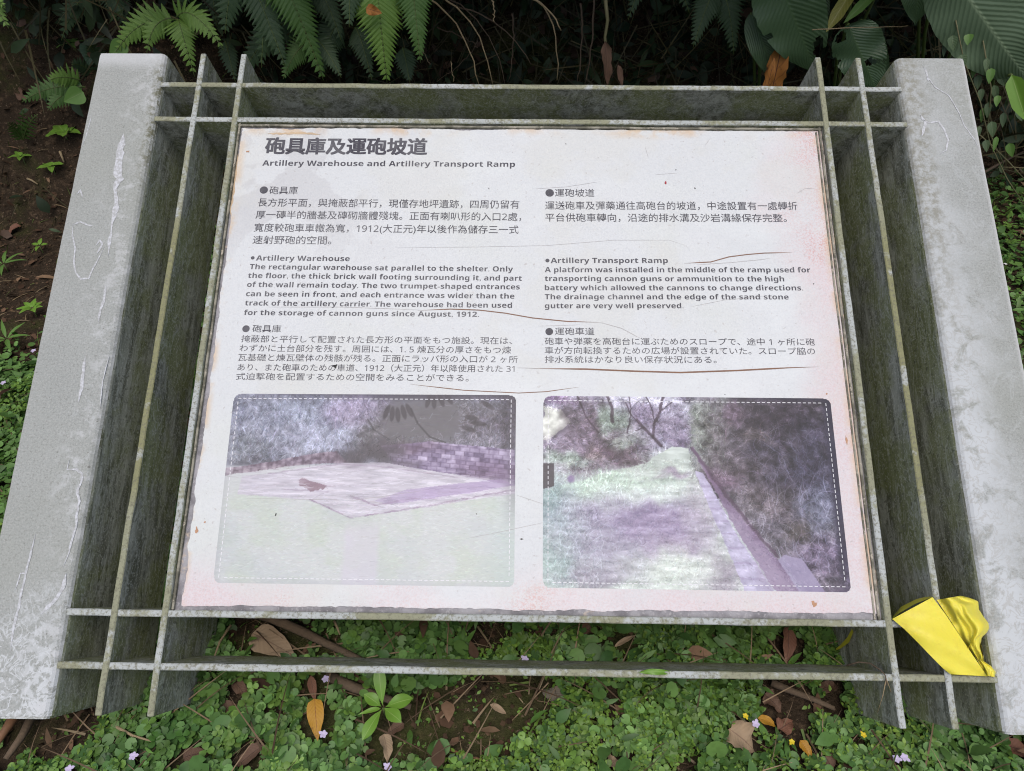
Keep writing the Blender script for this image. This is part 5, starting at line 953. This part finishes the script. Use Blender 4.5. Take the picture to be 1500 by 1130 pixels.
n = 11000; x = rng.uniform(-3.6, 3.6, n); y = rng.uniform(1.0, 4.2, n); z = .82 + .9 * np.clip(1.55 - y, 0, 1) + rng.uniform(0, 1.5, n) ** 1.0  # leaf cloud out of view, added to block sky light from the bank
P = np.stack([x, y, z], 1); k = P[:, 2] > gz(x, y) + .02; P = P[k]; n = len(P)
stuff('sky_blocking_foliage', [('oval', P, rng.uniform(0, 6.28, n), rng.uniform(.0, 1.0, n), tl(n, .4), rng.uniform(.16, .32, n), greens(n, (.02, .045, .018), (.05, .09, .03), .4))], M['under'])

# ------------------------------------------------------------------ yellow tape, odds and ends on the frame
def grid_mesh(P, nu, nv, smooth=True):
    return mesh('sheet', P, [(j * (nu + 1) + i, j * (nu + 1) + i + 1, (j + 1) * (nu + 1) + i + 1, (j + 1) * (nu + 1) + i) for j in range(nv) for i in range(nu)], smooth)
def polyat(pts, t):
    d = [0.]
    for a, b in zip(pts[:-1], pts[1:]): d.append(d[-1] + math.hypot(b[0] - a[0], b[1] - a[1]))
    s_ = t * d[-1]
    for i in range(len(pts) - 1):
        if s_ <= d[i + 1] + 1e-9: f = (s_ - d[i]) / (d[i + 1] - d[i]); return (pts[i][0] + (pts[i + 1][0] - pts[i][0]) * f, pts[i][1] + (pts[i + 1][1] - pts[i][1]) * f)
    return pts[-1]
def W3(px, py, n): p = SP(px, py, n); q = M3 @ p + np.array([0, 0, H0]); return Vector(q)
t0 = W3(1380, 930, 0); TP = empty('warning_tape', t0, 'crumpled bright yellow plastic tape wrapped round the lower right slats', 'tape')
nu, nv = 12, 26; P = []
L_ = [(1307, 907), (1325, 922), (1345, 942), (1368, 966), (1381, 979), (1392, 988)]; Rr = [(1366, 875), (1385, 900), (1405, 930), (1425, 960), (1446, 991)]
for j in range(nv + 1):
    v = j / nv; a = polyat(L_, v); b = polyat(Rr, v)
    for i in range(nu + 1):
        u = i / nu; n_ = .014 + .010 * math.sin(math.pi * v) * (1 - .3 * u) + .005 * math.sin(3 * v + 2.5 * u) + .0022 * math.sin(9 * v - 6 * u) - .010 * (1 - u) ** 4 + .002 * (float(fbm(u * 5, v * 5, 31)) - .5)
        P.append(W3(a[0] + (b[0] - a[0]) * u, a[1] + (b[1] - a[1]) * u, n_) - t0)
link('tape_band', grid_mesh(P, nu, nv), M['tape'], TP)
P = []                                   # its turned-under edge
for j in range(15):
    v = j / 14; a = polyat([(1307, 907), (1318, 898), (1340, 885), (1366, 875)], v); b = polyat([(1308, 903), (1320, 889), (1342, 878), (1362, 873)], v)
    for i in range(5): u = i / 4; P.append(W3(a[0] + (b[0] - a[0]) * u, a[1] + (b[1] - a[1]) * u, .004 - .035 * u + .008 * v) - t0)
link('tape_fold', grid_mesh(P, 4, 14), M['tape'], TP)
P = []; nu, nv = 26, 40; Lc = [(1372, 879), (1390, 906), (1412, 940), (1432, 968), (1444, 990)]; Rc = [(1408, 873), (1420, 876), (1433, 881), (1434, 893), (1441, 904), (1448, 913), (1449, 921), (1445, 928), (1438, 934), (1436, 948), (1441, 962), (1441, 969), (1452, 976), (1459, 985), (1457, 992)]
for j in range(nv + 1):
    v = j / nv; a = polyat(Lc, v); b = polyat(Rc, v)
    for i in range(nu + 1):
        u = i / nu; r1 = abs(2 * float(vn(u * 2.2 + v * 1.2, v * 3.2 - u * 1.5, 33)) - 1); r2 = abs(2 * float(vn(u * 5 + 9, v * 8 + u * 3, 34)) - 1)
        n_ = .002 + .030 * r1 * min(1, u * 4) + .008 * r2 - .012 * max(0, (u - .85) / .15) ** 2; P.append(W3(a[0] + (b[0] - a[0]) * u, a[1] + (b[1] - a[1]) * u, n_) - t0)
link('tape_crumple', grid_mesh(P, nu, nv, True), M['tape'], TP)
P = []                                   # a loop at the lower end
for j in range(13):
    v = j / 12; c = polyat([(1418, 950), (1424, 938), (1434, 936), (1439, 950), (1441, 968)], v)
    for i in range(3): P.append(W3(c[0], c[1] + i * 2.2, .018 - .014 * i) - t0)
link('tape_loop', grid_mesh(P, 2, 12), M['tape'], TP)
def FT(px, py):                          # the point a pixel shows on the inner face of the right foot and slat
    lo, hi = -.5, 0.
    for _ in range(30):
        m_ = (lo + hi) / 2
        if SP(px, py, m_)[0] < .4935 * S: hi = m_
        else: lo = m_
    return W3(px, py, lo)
t1 = FT(1240, 940); link('leaf_scrap', grid_mesh([FT(x, y) - t1 for x, y in ((1218, 956), (1219, 954.5), (1232, 950), (1230, 946), (1244, 941), (1241, 934), (1250, 926), (1248, 921))], 1, 3), flat('yellow_scrap', (.75, .68, .06), .6, .15), None, label='small yellow leaf scrap stuck inside the right foot under the board', cat='leaf', matrix=Matrix.Translation(t1))
a, b = W3(935, 985, .004), W3(1000, 981, .006); put_leaf('thin_leaf', a, b, EN, .010, M['weedlight'], 'lance', None, nv=10, fold=.3, curl=.5, wave=.3, side=.1, seed=8, label='thin yellow-green leaf lying on the lower slat right of centre', cat='leaf'); 
tw = [W3(1240, 975, -.03), W3(1258, 970, -.02), W3(1275, 972, -.012), W3(1290, 982, .003), W3(1297, 990, .004), W3(1299, 1005, .003)]
stem('twig', tw, .0014, 'dryreed', 'thin dark twig hooked over the lower slat at the inner right slat', cat='twig'); stem('twig', [W3(1298, 996, .003), W3(1293, 1020, .0), W3(1285, 1045, -.02)], .0009, 'reed', 'hair-thin dry strand hanging from the dark twig', cat='twig'); stem('twig', [W3(1298, 994, .003), W3(1304, 1010, -.01), W3(1310, 1035, -.02)], .0008, 'reed', 'short dry strand behind the inner right slat', cat='twig')
